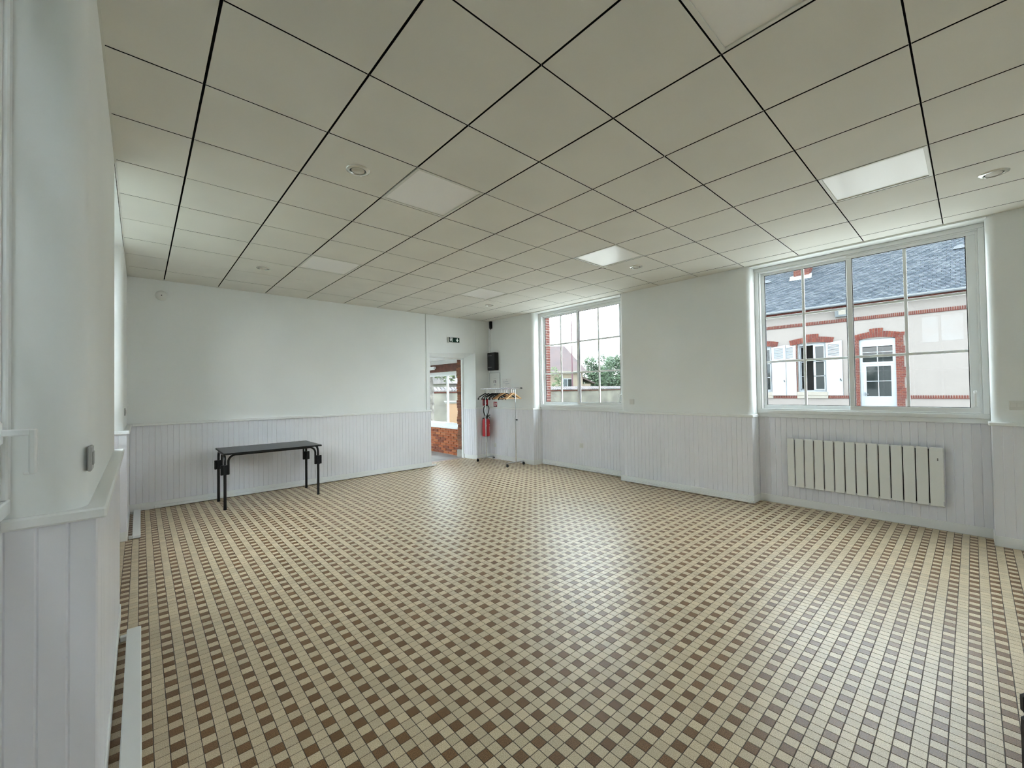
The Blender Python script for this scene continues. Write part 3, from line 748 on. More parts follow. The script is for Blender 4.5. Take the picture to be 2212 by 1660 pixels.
# wall speaker, cable trunking, small black device under the ceiling
t = thing('wall_speaker', 'black wall-mounted box high in the corner', 'speaker', (XR, 7.085, 2.145), -PI/2)
m_ = MB(); m_.cbox(-0.13, 0.13, -0.115, 0.0, -0.195, 0.195, 0.008); part('cabinet', m_, 'black_plastic', t)
m_ = MB(); m_.cbox(-0.105, 0.105, -0.119, -0.114, -0.165, 0.165, 0.003); gr = part('grille', m_, 'rubber_black', t)
for z_ in (-0.13, 0.125):
    m_ = MB(); m_.box(-0.10, 0.03, -0.121, -0.1185, z_-0.004, z_+0.004); part('trim_bar', m_, 'switch_grey', gr)
t = thing('cable_trunking', 'white plastic cable duct running down the corner from the ceiling', 'cable duct', (XR, 7.245, 0))
m_ = MB(); m_.cbox(-0.024, -0.0002, -0.020, 0.020, 2.345, ZC-0.006, 0.003); part('duct', m_, 'trim_paint', t)
m_ = MB(); m_.cbox(-0.024, -0.0002, -0.020, 0.020, 1.90, 1.948, 0.003); part('duct', m_, 'trim_paint', t)
t = thing('motion_sensor', 'small black device fixed under the ceiling in the corner', 'sensor', (XR, 7.19, 2.96))
m_ = MB(); m_.cbox(-0.055, -0.0002, -0.032, 0.022, -0.070, 0.092, 0.006); part('housing', m_, 'black_plastic', t)
m_ = MB(); m_.lathe([(0.012, -0.072), (0.010, -0.088), (0.004, -0.092)], (-0.028, -0.004, 0), 10); part('lens', m_, 'black_plastic', t, True)

# emergency exit sign over the doorway
t = thing('exit_sign', 'green emergency exit sign with running figure and down arrow', 'exit sign', (4.915, YB, 2.578))
m_ = MB(); m_.cbox(-0.135, 0.135, -0.045, 0.0, -0.058, 0.058, 0.006); part('housing', m_, 'switch_plastic', t)
m_ = MB(); m_.cbox(-0.128, 0.128, -0.0475, -0.044, -0.050, 0.050, 0.001); fc = part('face', m_, 'sign_green', t)
def glyph(nm, poly):
    m_ = MB(); m_.extrude(poly, 1, -0.0487, -0.0474); part(nm, m_, 'sign_glow', fc)
glyph('arrow', [(0.063, 0.038), (0.083, 0.038), (0.083, 0.008), (0.112, 0.008), (0.073, -0.040), (0.034, 0.008), (0.063, 0.008)])
glyph('doorway_mark', [(-0.110, -0.038), (-0.100, -0.038), (-0.100, 0.033), (-0.052, 0.033), (-0.052, -0.038), (-0.042, -0.038), (-0.042, 0.042), (-0.110, 0.042)])
glyph('figure_head', [(-0.070+0.008*math.cos(a), 0.022+0.008*math.sin(a)) for a in [2*PI*k/10 for k in range(10)]])
glyph('figure_body', [(-0.088, 0.012), (-0.066, 0.012), (-0.058, -0.004), (-0.062, -0.007), (-0.070, 0.002), (-0.070, -0.012), (-0.058, -0.022), (-0.060, -0.040), (-0.066, -0.040), (-0.066, -0.026), (-0.078, -0.018), (-0.088, -0.034), (-0.096, -0.034), (-0.084, -0.010), (-0.082, 0.004), (-0.090, -0.006), (-0.095, -0.003)])

# round alarm, sockets and switches
t = thing('alarm_sounder', 'round white alarm on the wall above the table', 'alarm', (0.215, YB, 2.848))
m_ = MB(); m_.lathe([(0.066, 0.0), (0.066, -0.018), (0.052, -0.034), (0.022, -0.042), (0.006, -0.043)], n=28, axis=1); part('dome', m_, 'switch_plastic', t, True)
m_ = MB(); m_.lathe([(0.007, -0.042), (0.005, -0.047)], n=10, axis=1); part('indicator', m_, 'dark_gap', t)
def plate(name, label, cat, loc, rotz, w, h, kind, m0='switch_plastic', n=1):
    t = thing(name, label, cat, loc, rotz)
    m_ = MB(); m_.cbox(-w/2, w/2, -0.010, 0.0, -h/2, h/2, 0.003); part('plate', m_, m0, t)
    for k in range(n):
        cx = (k-(n-1)/2)*w/n
        if kind == 'switch':
            m_ = MB(); m_.cbox(cx-min(0.022, w/n*0.42), cx+min(0.022, w/n*0.42), -0.0135, -0.0095, -0.022, 0.022, 0.002); part('rocker', m_, m0, t)
        else:
            m_ = MB(); m_.lathe([(0.020, -0.0095), (0.020, -0.0105), (0.017, -0.0105), (0.017, -0.0098)], (cx, 0, 0), 16, 1); so_ = part('socket_well', m_, 'switch_grey', t, True)
            for dx_ in (-0.007, 0.007):
                m_ = MB(); m_.lathe([(0.0025, -0.0097), (0.0025, -0.0107)], (cx+dx_, 0, 0.0), 8, 1); part('pin_hole', m_, 'dark_gap', so_)
    return t
plate('light_switch', 'white light switch on the pier beside the small window', 'switch', (XR, 3.655, 1.285), -PI/2, 0.084, 0.084, 'switch')
plate('light_switch', 'double light switch at the right edge past the radiator window', 'switch', (XR, -0.262, 1.29), -PI/2, 0.088, 0.082, 'switch', n=2)
plate('light_switch', 'light switch on the near left pier just above the rail', 'switch', (XL, 1.965, 1.288), PI/2, 0.080, 0.080, 'switch', 'switch_grey')
plate('light_switch', 'light switch on the far left pier near the corner', 'switch', (XL, 6.15, 1.325), PI/2, 0.080, 0.080, 'switch', 'switch_grey')
plate('power_socket', 'white power socket under the small window', 'socket', (RX(0.225), 4.872, 0.455), -PI/2, 0.086, 0.086, 'socket')
plate('power_socket', 'white power socket in the corner behind the coat rack', 'socket', (RX(WPLANK), 7.08, 0.30), -PI/2, 0.075, 0.085, 'socket')

# dark case at the right edge
t = thing('equipment_case', 'black case standing on the floor at the right edge of the picture', 'case', (2.395, -0.390, 0), math.radians(-24))
m_ = MB(); m_.cbox(-0.305, 0.305, -0.205, 0.205, 0.02, 0.375, 0.012); part('shell', m_, 'black_plastic', t)
m_ = MB(); m_.cbox(-0.305, 0.305, -0.205, 0.205, 0.378, 0.45, 0.012); part('lid', m_, 'black_plastic', t)
for sx_ in (-0.24, 0.24):
    m_ = MB(); m_.cbox(sx_-0.03, sx_+0.03, -0.18, 0.18, 0.0, 0.022, 0.004); part('foot', m_, 'rubber_black', t)
m_ = MB(); m_.tube(smooth([(-0.08, -0.206, 0.28), (-0.08, -0.235, 0.28), (0.08, -0.235, 0.28), (0.08, -0.206, 0.28)], 4), 0.009, 6); part('handle', m_, 'black_plastic', t, True)

# ------------------------------------------------------------------ room behind the doorway
m_ = MB(); m_.box(1.5, 5.9, 7.70, 11.0, -0.12, -0.012); struct('floor_annex', m_, 'concrete', 'bare concrete floor beyond the doorway', 'floor')
m_ = MB(); m_.box(1.5, 5.9, 7.705, 11.0, 2.26, 2.5); struct('ceiling_annex', m_, 'plaster_rough', 'rough white ceiling beyond the doorway', 'ceiling')
m_ = MB(); m_.box(1.3, 1.5, 7.705, 11.0, -0.1, 0.65); m_.box(1.3, 1.5, 7.705, 7.9, 0.65, 2.4); m_.box(1.3, 1.5, 10.9, 11.0, 0.65, 2.4); struct('wall_annex_left', m_, 'plaster_rough', 'low white wall of the room beyond the doorway', 'wall')
m_ = MB(); m_.box(1.3, 5.9, 11.0, 11.2, -0.1, 2.4); struct('wall_annex_end', m_, 'plaster_rough', 'white end wall of the room beyond the doorway', 'wall')
AXW = 5.50
m_ = MB(); m_.box(AXW+0.012, AXW+0.30, 7.90, 11.0, -0.1, 0.625); m_.box(AXW-0.028, AXW+0.30, 7.705, 7.96, -0.1, 2.3); m_.box(AXW+0.012, AXW+0.30, 10.6, 11.0, -0.1, 2.3); m_.box(AXW+0.03, AXW+0.30, 7.9, 11.0, 2.0, 2.4)
wa = struct('wall_annex_right', m_, 'mortar_warm', 'bare brick wall under a window beyond the doorway', 'wall')
# bricks of the low wall, one by one
bm_cache = {}
def brick_obj(parent, x, y, z, lx_, ly_, lz_, mt, nm='brick'):
    k = (round(lx_,3), round(ly_,3), round(lz_,3), mt)
    if k not in bm_cache:
        b_ = MB(); b_.cbox(-lx_/2, lx_/2, -ly_/2, ly_/2, -lz_/2, lz_/2, 0.004); bm_cache[k] = b_.mesh('brick', [mt])
    return link(nm, bm_cache[k], parent, (x, y, z))
ch_ = 0.0625
for c in range(10):
    off = (c % 2)*0.115; y = 7.97 - off
    while y < 10.6:
        l = 0.22
        if y + l > 7.975:
            y0_ = max(y, 7.965); y1_ = min(y+l, 10.6)
            if y1_-y0_ > 0.05: brick_obj(wa, AXW+0.010, (y0_+y1_)/2, 0.031+c*ch_, 0.03, y1_-y0_-0.010, ch_-0.010, 'brick_orange')
        y += 0.23
rb = random.Random(3)
for c in range(36):        # toothed brick pier by the door frame
    e = 7.965 + (0.028 if (c//3) % 2 else 0.0) + rb.uniform(-0.008, 0.012)
    for (y0_, y1_) in ((7.712, 7.815), (7.823, e)):
        brick_obj(wa, AXW-0.030, (y0_+y1_)/2, 0.20+c*ch_, 0.03, y1_-y0_-0.004, ch_-0.005, 'brick_brown')
m_ = MB(); m_.cbox(AXW-0.075, AXW-0.02, 7.735, 7.97, -0.012, 0.165, 0.01); part('stone_block', m_, 'stone_block', wa)
m_ = MB(); m_.cbox(AXW-0.035, AXW+0.20, 7.93, 10.6, 0.610, 0.650, 0.006); part('window_sill', m_, 'pvc_white', wa)
# window of that room
t = thing('window_7', 'white sliding window above the bare brick wall beyond the doorway', 'window', (AXW+0.10, 0, 0), 0, kind='structure')
m_ = MB()
for (y0_, y1_, z0_, z1_) in ((7.96, 10.6, 0.650, 0.715), (7.96, 10.6, 1.905, 1.975), (7.96, 8.005, 0.715, 1.905), (10.55, 10.6, 0.715, 1.905)): m_.cbox(-0.05, 0.05, y0_, y1_, z0_, z1_, 0.004)
part('frame', m_, 'pvc_white', t)
for (s0, s1, dx_) in ((8.005, 8.595, -0.02), (8.575, 9.86, 0.02), (9.84, 10.55, -0.02)):
    m_ = MB()
    for (y0_, y1_, z0_, z1_) in ((s0, s1, 0.715, 0.745), (s0, s1, 1.880, 1.905), (s0, s0+0.03, 0.745, 1.88), (s1-0.03, s1, 0.745, 1.88)): m_.cbox(dx_-0.015, dx_+0.015, y0_, y1_, z0_, z1_, 0.003)
    s_ = part('sash', m_, 'pvc_white', t)
    m_ = MB(); m_.box(dx_-0.002, dx_+0.002, s0+0.03, s1-0.03, 0.745, 1.88); part('pane', m_, 'window_glass', s_)
t = thing('steel_lintel', 'rusty brown steel beam over the window beyond the doorway', 'beam', (AXW, 7.97, 2.06))
m_ = MB(); m_.box(-0.02, 0.10, 0, 2.9, -0.075, -0.06); m_.box(-0.02, 0.10, 0, 2.9, 0.085, 0.10); m_.box(-0.012, 0.05, 0, 2.9, -0.06, 0.005); m_.box(-0.006, 0.05, 0, 2.9, 0.005, 0.085); part('beam', m_, 'rust_steel', t)
m_ = MB(); m_.box(AXW-0.004, AXW+0.03, 7.97, 10.9, 2.161, 2.26); part('plaster_band', m_, 'plaster_rough', wa)
t = thing('tube_light', 'white fluorescent lamp fitting beyond the doorway', 'tube light', (5.36, 9.39, 2.085))
m_ = MB(); m_.cbox(-0.03, 0.03, -0.62, 0.62, -0.025, 0.025, 0.005); part('body', m_, 'pvc_white', t)
m_ = MB(); m_.tube([(0, -0.60, -0.042), (0, 0.60, -0.042)], 0.014, 10); part('tube', m_, 'diffuser', t, True)
m_ = MB(); m_.box(-0.008, 0.008, -0.4, -0.38, 0.025, 0.16); m_.box(-0.008, 0.008, 0.38, 0.4, 0.025, 0.16); part('hanger_rod', m_, 'pvc_white', t)

# ------------------------------------------------------------------ outside: ground
GZ = -0.10
m_ = MB(); m_.box(-0.45, 60, -40, 15.2, GZ-0.2, GZ); m_.box(-3.2, -0.45, -40, 60, GZ-0.2, GZ); tag(part('courtyard_ground', m_, 'gravel'), 'pale gravel courtyard outside the right-hand windows', 'ground', None, 'structure')
m_ = MB(); m_.box(-0.45, 90, 15.2, 110, GZ-0.2, GZ+0.01); m_.box(-60, -3.2, -40, 110, GZ-0.2, GZ); tag(part('lawn_ground', m_, 'grass'), 'green grass outside the left windows and by the yard wall', 'ground', None, 'structure')

# ------------------------------------------------------------------ house across the courtyard
XF = 20.0
H = thing('house', 'cream rendered house with slate roof and brick trim across the courtyard', 'house', (XF, 2.3, GZ))
HO = Vector((XF, 2.3, GZ))
def hpart(name, m_, mt, parent=None, kind=None, smooth=False):
    # coordinates were given in world space: shift into the house's own frame
    m_.v = [(p[0]-HO.x, p[1]-HO.y, p[2]-HO.z) for p in m_.v] if (parent is None or parent is H) else [(p[0]-HO.x, p[1]-HO.y, p[2]-HO.z) for p in m_.v]
    return part(name, m_, mt, parent or H, smooth, None, kind)
OPEN = [(3.81, 4.75, 1.27, 3.22), (5.69, 6.63, 1.27, 3.22), (1.80, 2.80, 0.0, 3.20), (-2.6, -1.66, 1.27, 3.22), (8.4, 9.34, 1.27, 3.22)]
OPEN.sort()
m_ = MB(); y = -7.0
for (a, b, z0_, z1_) in OPEN:
    m_.box(XF, XF+0.35, y, a, GZ, 4.60); m_.box(XF, XF+0.35, a, b, GZ, z0_); m_.box(XF, XF+0.35, a, b, z1_, 4.60); y = b
m_.box(XF, XF+0.35, y, 11.0, GZ, 4.60); m_.box(XF, XF+9.5, -7.3, -7.0, GZ, 4.6); m_.box(XF, XF+9.5, 11.0, 11.3, GZ, 4.6)
hpart('wall', m_, 'render_pink')
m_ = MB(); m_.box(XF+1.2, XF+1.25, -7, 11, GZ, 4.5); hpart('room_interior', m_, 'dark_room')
m_ = MB(); m_.box(XF-0.004, XF+0.01, 0.15, 0.66, 2.95, 3.82); m_.box(XF-0.003, XF+0.01, 0.72, 1.12, 2.93, 3.80); hpart('render_patch', m_, 'render_patch')
def voussoirs(yc, half, zs, rise, keyh, sideh):
    """segmental brick arch: spring height zs, rise in the middle, raised keystones"""
    m_ = MB(); R_ = (half*half + rise*rise)/(2*rise); zc = zs + rise - R_; n = int(round(2*half/0.066)); a1 = math.asin(half/R_)
    for k in range(n):
        a0_ = -a1 + 2*a1*k/n + 0.006/R_; a2_ = -a1 + 2*a1*(k+1)/n - 0.006/R_
        key = abs((k+0.5)/n-0.5) < 0.15
        r0 = R_; r1 = R_ + (keyh if key else sideh)
        pieces = ((0.0, 0.45), (0.48, 1.0)) if k % 2 else ((0.0, 0.62), (0.65, 1.0))
        for (f0, f1) in pieces:
            q0, q1 = r0+(r1-r0)*f0, r0+(r1-r0)*f1
            m_.extrude([(yc+q0*math.sin(a0_), zc+q0*math.cos(a0_)), (yc+q0*math.sin(a2_), zc+q0*math.cos(a2_)), (yc+q1*math.sin(a2_), zc+q1*math.cos(a2_)), (yc+q1*math.sin(a0_), zc+q1*math.cos(a0_))], 0, XF-0.035, XF+0.02)
    return m_
def arch_back(yc, half, zs, rise, keyh, sideh):
    m_ = MB(); R_ = (half*half + rise*rise)/(2*rise); zc = zs + rise - R_; a1 = math.asin(half/R_); n = 14
    poly = [(yc+R_*math.sin(-a1+2*a1*k/n), zc+R_*math.cos(-a1+2*a1*k/n)) for k in range(n+1)]
    for k in range(n):
        key = abs((k+.5)/n-.5) < 0.17; h_ = keyh if key else sideh
        a0_, a2_ = -a1+2*a1*k/n, -a1+2*a1*(k+1)/n; r1 = R_+h_
        m_.extrude([(yc+R_*math.sin(a0_), zc+R_*math.cos(a0_)), (yc+R_*math.sin(a2_), zc+R_*math.cos(a2_)), (yc+r1*math.sin(a2_), zc+r1*math.cos(a2_)), (yc+r1*math.sin(a0_), zc+r1*math.cos(a0_))], 0, XF-0.018, XF+0.02)
    return m_
for (yc, hf, zs) in ((4.285, 0.70, 3.17), (6.165, 0.70, 3.17), (2.305, 0.56, 3.17), (-2.13, 0.70, 3.17), (8.87, 0.70, 3.17)):
    hpart('arch_mortar', arch_back(yc, hf, zs, 0.085, 0.32, 0.21), 'mortar_pale')
    hpart('arch_bricks', voussoirs(yc, hf, zs, 0.085, 0.32, 0.21), 'brick_red', kind='stuff')
# toothed brick quoins of the door and the window jambs
def quoin(y_in, sgn, w, tooth, z0_, z1_, grp=6):
    b_ = MB(); mo = MB(); c = 0; z = z0_; ch2 = 0.062
    while z < z1_:
        ww = w + (tooth if (c//grp) % 2 else 0.0)
        mo.box(XF-0.018, XF+0.02, min(y_in, y_in+sgn*ww), max(y_in, y_in+sgn*ww), z, z+ch2)
        cuts = [0, ww*0.5, ww] if c % 2 else [0, ww*0.28, ww*0.78, ww]
        for k in range(len(cuts)-1):
            p, q = y_in+sgn*(cuts[k]+0.006), y_in+sgn*(cuts[k+1]-0.006)
            b_.box(XF-0.033, XF-0.01, min(p, q), max(p, q), z+0.006, z+ch2-0.006)
        z += ch2; c += 1
    hpart('quoin_mortar', mo, 'mortar_pale'); hpart('quoin_bricks', b_, 'brick_red', kind='stuff')
quoin(1.80, -1, 0.22, 0.09, GZ, 3.36); quoin(2.80, 1, 0.22, 0.11, GZ, 3.36)
for (a, b) in ((3.81, 4.75), (5.69, 6.63), (-2.6, -1.66), (8.4, 9.34)):
    quoin(b, 1, 0.055, 0.0, 1.27, 3.20); quoin(a, -1, 0.055, 0.0, 1.27, 3.20)
def dentils(z0_, z1_, spans, per, nm, line):
    b_ = MB(); mo = MB()
    for (a, b) in spans:
        mo.box(XF-0.010, XF+0.01, a, b, z0_, z1_)
        if line: b_.box(XF-0.03, XF-0.005, a, b, z0_-0.014, z0_+0.004)
        n = int((b-a)/per)
        for k in range(n): b_.box(XF-0.03, XF-0.005, a+k*per+per*0.2, a+k*per+per*0.8, z0_+0.006, z1_)
    hpart(nm+'_mortar', mo, 'mortar_pale'); hpart(nm+'_bricks', b_, 'brick_red', kind='stuff')
dentils(3.945, 4.055, [(-7, 11)], 0.054, 'upper_band', True)
dentils(1.025, 1.12, [(-7, -2.7), (-1.6, 1.56), (3.05, 3.80), (4.79, 5.68), (6.68, 8.3), (9.4, 11)], 0.060, 'lower_band', True)
b_ = MB(); m_ = MB(); m_.box(XF-0.05, XF+0.02, -7, 11, 4.46, 4.62)
for r_ in range(2):
    y = -7 + 0.11*r_
    while y < 10.8:
        b_.box(XF-0.075-0.03*r_, XF-0.03, y+0.006, y+0.224, 4.475+r_*0.07, 4.475+r_*0.07+0.058); y += 0.23
hpart('cornice_mortar', m_, 'mortar_pale'); hpart('cornice_bricks', b_, 'brick_red', kind='stuff')
m_ = MB(); m_.tube([(XF-0.30, -7.4, 4.575), (XF-0.30, 11.4, 4.575)], 0.055, 8); m_.box(XF-0.30, XF-0.02, -7.4, 11.4, 4.60, 4.63); hpart('gutter', m_, 'zinc', smooth=True)
# roof: overlapping slates
TANP = 0.781; SX0, SZ0 = XF-0.33, 4.60
cp = 1/math.sqrt(1+TANP*TANP); sp = TANP*cp
m_ = MB(); m_.extrude([(SX0, SZ0-0.02), (SX0+5.2, SZ0+5.2*TANP-0.02), (SX0+10.4, SZ0-0.02)], 1, -7.4, 11.4)
roof = hpart('roof', m_, 'zinc')
m_ = MB(); rows = int(5.2/cp/0.098); rs = random.Random(11)
for r_ in range(rows):
    s0 = r_*0.098; off = (r_ % 2)*0.11; y = -7.4 + off - 0.22
    far = s0 > 4.8
    while y < 11.4:
        if -2.0 < y < 10.0:
            lift0 = 0.020+rs.uniform(0, 0.006); l = 0.115
            p = lambda s_, h_: (SX0 + s_*cp - h_*sp, SZ0 + s_*sp + h_*cp)
            (x0_, z0_), (x1_, z1_) = p(s0, lift0), p(s0+l, 0.006); (x2_, z2_) = p(s0, 0.004)
            a, b = y+0.004, y+0.216
            m_.add([(x0_, a, z0_), (x0_, b, z0_), (x1_, b, z1_), (x1_, a, z1_), (x2_, a, z2_), (x2_, b, z2_)], [(0, 1, 2, 3), (0, 4, 5, 1)])
        y += 0.22
hpart('slates', m_, 'slate_blue', roof, 'stuff')
# chimney and small roof vents
def roof_z(x): return SZ0 + (x-SX0)*TANP
cxh = 21.85
m_ = MB(); m_.box(cxh, cxh+0.6, 4.68, 5.26, roof_z(cxh)-0.1, 8.6); chim = hpart('chimney', m_, 'mortar_pale')
b_ = MB()
for c in range(34):
    z = roof_z(cxh)+0.08+c*0.066; y = 4.68 + (c % 2)*0.055
    cuts = [4.675] + [4.675+0.11*(c % 2)+0.2*k for k in range(1, 3)] + [5.265]
    for k in range(len(cuts)-1): b_.box(cxh-0.012, cxh+0.02, cuts[k]+0.006, cuts[k+1]-0.006, z, z+0.054); b_.box(cxh-0.01+k*0.2, cxh+0.18+k*0.2, 4.668, 4.69, z, z+0.054)
hpart('chimney_bricks', b_, 'brick_red', chim, 'stuff')
m_ = MB(); m_.extrude([(cxh-0.14, roof_z(cxh-0.14)+0.03), (cxh+0.02, roof_z(cxh)+0.16), (cxh+0.02, roof_z(cxh)-0.1)], 1, 4.58, 5.40); hpart('flashing', m_, 'lead_flash', chim)
for yv in (0.19, 6.33):
    xv = 21.9; m_ = MB(); prof = [(yv+0.17*math.cos(PI*k/8), roof_z(xv)+0.02+0.13*math.sin(PI*k/8)) for k in range(9)]
    m_.extrude(prof, 0, xv-0.06, xv+0.32); hpart('roof_vent', m_, 'zinc')
m_ = MB(); m_.box(XF-0.16, XF-0.02, 3.10, 3.47, 4.13, 4.40); fl = hpart('floodlight', m_, 'floodlight_grey')
m_ = MB(); m_.box(XF-0.165, XF-0.155, 3.14, 3.36, 4.20, 4.38); hpart('floodlight_glass', m_, 'facade_sill', fl)
# windows, shutters, door of the house
def casement(y0_, y1_):
    m_ = MB(); 
    for (a, b, c, d) in ((y0_, y1_, 1.27, 1.33), (y0_, y1_, 3.14, 3.23), (y0_, y0_+0.05, 1.33, 3.14), (y1_-0.05, y1_, 1.33, 3.14)): m_.box(XF+0.10, XF+0.18, a, b, c, d)
    fr = hpart('window', m_, 'facade_white')
    # right leaf closed with three panes
    s0, s1 = y0_+0.05, y0_+0.43
    m_ = MB()
    for (a, b, c, d) in ((s0, s1, 1.33, 1.38), (s0, s1, 3.08, 3.14), (s0, s0+0.04, 1.38, 3.08), (s1-0.075, s1, 1.38, 3.08), (s0, s1, 1.885, 1.91), (s0, s1, 2.47, 2.495)): m_.box(XF+0.08, XF+0.13, a, b, c, d)
    hpart('leaf', m_, 'facade_white', fr)
    for (c, d) in ((1.38, 1.885), (1.91, 2.47), (2.495, 3.08)):
        m_ = MB(); m_.box(XF+0.10, XF+0.106, s0+0.04, s1-0.075, c, d); hpart('pane', m_, 'far_glass', fr)
    # left leaf swung into the room
    m_ = MB(); yh = y1_-0.06
    for (z0_, z1_) in ((1.33, 1.39), (3.08, 3.14), (1.885, 1.91), (2.47, 2.495)): m_.extrude([(XF+0.14, yh), (XF+0.42, yh-0.14), (XF+0.44, yh-0.115), (XF+0.16, yh+0.02)], 2, z0_, z1_)
    m_.extrude([(XF+0.14, yh), (XF+0.19, yh-0.025), (XF+0.21, yh), (XF+0.16, yh+0.02)], 2, 1.33, 3.14); m_.extrude([(XF+0.38, yh-0.12), (XF+0.42, yh-0.14), (XF+0.44, yh-0.115), (XF+0.40, yh-0.095)], 2, 1.33, 3.14)
    hpart('leaf', m_, 'facade_white', fr)
    m_ = MB(); m_.box(XF-0.07, XF+0.15, y0_-0.04, y1_+0.04, 1.13, 1.27); m_.box(XF-0.05, XF+0.02, y0_-0.04, y1_+0.04, 1.015, 1.13); hpart('stone_sill', m_, 'facade_sill', fr)
for (a, b) in ((3.81, 4.75), (5.69, 6.63), (-2.6, -1.66), (8.4, 9.34)): casement(a, b)
def shutter(y0_, y1_, ztop0, ztop1, dx, lv0, lv1):
    """board shutter with louvres in its upper part, edge heights ztop0 (low-y side) and ztop1"""
    x0_, x1_ = XF-0.05-dx, XF-0.015-dx; z0_ = 1.125
    m_ = MB(); m_.extrude([(y0_, z0_), (y1_, z0_), (y1_, 2.66), (y0_, 2.66)], 0, x0_, x1_)
    m_.extrude([(y0_, 2.66), (lv0, 2.66), (lv0, ztop0), (y0_, ztop0)], 0, x0_, x1_); m_.extrude([(lv1, 2.66), (y1_, 2.66), (y1_, ztop1), (lv1, ztop1)], 0, x0_, x1_)
    m_.extrude([(lv0, 3.10), (lv1, 3.10), (lv1, ztop1), (lv0, ztop0)], 0, x0_, x1_)
    sh = hpart('shutter', m_, 'facade_white')
    for k in range(9):
        z = 2.675+k*0.0475; s_ = MB(); s_.extrude([(x0_+0.002, z), (x0_+0.008, z-0.004), (x1_, z+0.034), (x1_-0.006, z+0.038)][:4], 1, lv0, lv1)
        s_.v = [(p[0], p[1], p[2]) for p in s_.v]; hpart('slat', s_, 'facade_white', sh)
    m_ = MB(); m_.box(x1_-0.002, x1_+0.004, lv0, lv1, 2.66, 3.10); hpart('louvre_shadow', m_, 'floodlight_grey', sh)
    return sh
sh1 = shutter(3.30, 3.80, 3.235, 3.17, 0.0, 3.39, 3.735)
sh2 = shutter(4.80, 5.155, 3.165, 3.215, 0.0, 4.905, 5.14)
sh3 = shutter(5.16, 5.665, 3.21, 3.16, 0.03, 5.245, 5.575)
for sh_, yv in ((sh1, 3.35), (sh3, 5.21)):
    m_ = MB(); m_.box(XF-0.095, XF-0.045, yv-0.012, yv+0.012, 1.68, 1.735); m_.box(XF-0.095, XF-0.045, yv+0.005, yv+0.03, 1.72, 1.77); hpart('catch', m_, 'rubber_black', sh_)
shutter(-3.1, -2.61, 3.21, 3.17, 0.0, -3.01, -2.7); shutter(-1.65, -1.16, 3.17, 3.21, 0.0, -1.56, -1.25); shutter(6.66, 7.16, 3.17, 3.235, 0, 6.75, 7.07)
n_ = 12; hf = 0.50; yc = 2.305
m_ = MB(); poly = [(yc-hf, 2.92), (yc+hf, 2.92)] + [(yc+hf-2*hf*k/n_, 3.175+0.065*(1-((k/n_-0.5)*2)**2)) for k in range(n_+1)]
m_.extrude(poly, 0, XF+0.05, XF+0.10)
m_.box(XF+0.05, XF+0.12, 1.805, 1.885, GZ, 2.92); m_.box(XF+0.05, XF+0.12, 2.715, 2.795, GZ, 2.92); m_.box(XF+0.05, XF+0.12, 1.885, 2.715, 2.27, 2.35); m_.box(XF+0.06, XF+0.11, 2.285, 2.31, 2.35, 2.92); m_.box(XF+0.06, XF+0.11, 1.885, 2.715, 2.70, 2.72)
dr = hpart('door_frame', m_, 'facade_white')
for (a, b) in ((1.885, 2.285), (2.31, 2.715)):
    for (c, d) in ((2.35, 2.70), (2.72, 2.90)):
        m_ = MB(); m_.box(XF+0.085, XF+0.09, a, b, c, d); hpart('pane', m_, 'far_glass', dr)
m_ = MB()
for (a, b, c, d) in ((1.885, 2.715, GZ+0.05, 1.09), (1.885, 1.94, 1.09, 2.27), (2.62, 2.715, 1.09, 2.27), (1.94, 2.62, 2.19, 2.27), (2.275, 2.30, 1.09, 2.19), (1.94, 2.62, 1.635, 1.655)): m_.box(XF+0.06, XF+0.11, a, b, c, d)
df = hpart('door', m_, 'facade_white')
for (a, b) in ((1.94, 2.275), (2.30, 2.62)):
    for (c, d) in ((1.09, 1.635), (1.655, 2.19)):
        m_ = MB(); m_.box(XF+0.085, XF+0.09, a, b, c, d); hpart('pane', m_, 'far_glass', df)
m_ = MB(); m_.box(XF+0.02, XF+0.06, 2.655, 2.68, 1.10, 1.24); m_.box(XF+0.01, XF+0.03, 2.56, 2.67, 1.16, 1.18); hpart('lever', m_, 'zinc', df)
m_ = MB(); m_.box(XF-0.9, XF+0.05, 1.6, 3.0, GZ, 0.03); hpart('door_step', m_, 'facade_sill')

# ------------------------------------------------------------------ brick pillar in the courtyard beside the small window
PXR, PYF = 8.13, 7.50
t = thing('brick_pillar', 'red brick pillar with pale joints just outside the small window', 'pillar', (PXR-0.23, PYF+0.23, GZ))
m_ = MB(); m_.box(-0.224, 0.224, -0.224, 0.224, 0, 4.6); core = part('core', m_, 'mortar_pale', t)
cq = 0.0675
for c in range(66):
    z = 0.035 + c*cq
    cuts = [-0.23, -0.005, 0.23] if c % 2 else [-0.23, -0.125, 0.105, 0.23]
    if c % 4 == 0: cuts = [-0.23, 0.0, 0.12, 0.23]
    for k in range(len(cuts)-1):
        w_ = cuts[k+1]-cuts[k]-0.012
        if z > 0.9 or k == len(cuts)-2:
            brick_obj(t, (cuts[k]+cuts[k+1])/2, -0.205, z, round(w_, 3), 0.05, cq-0.014, 'brick_red')
m_ = MB(); m_.cbox(-0.27, 0.27, -0.27, 0.27, 4.58, 4.66, 0.01); part('cap', m_, 'facade_sill', t)

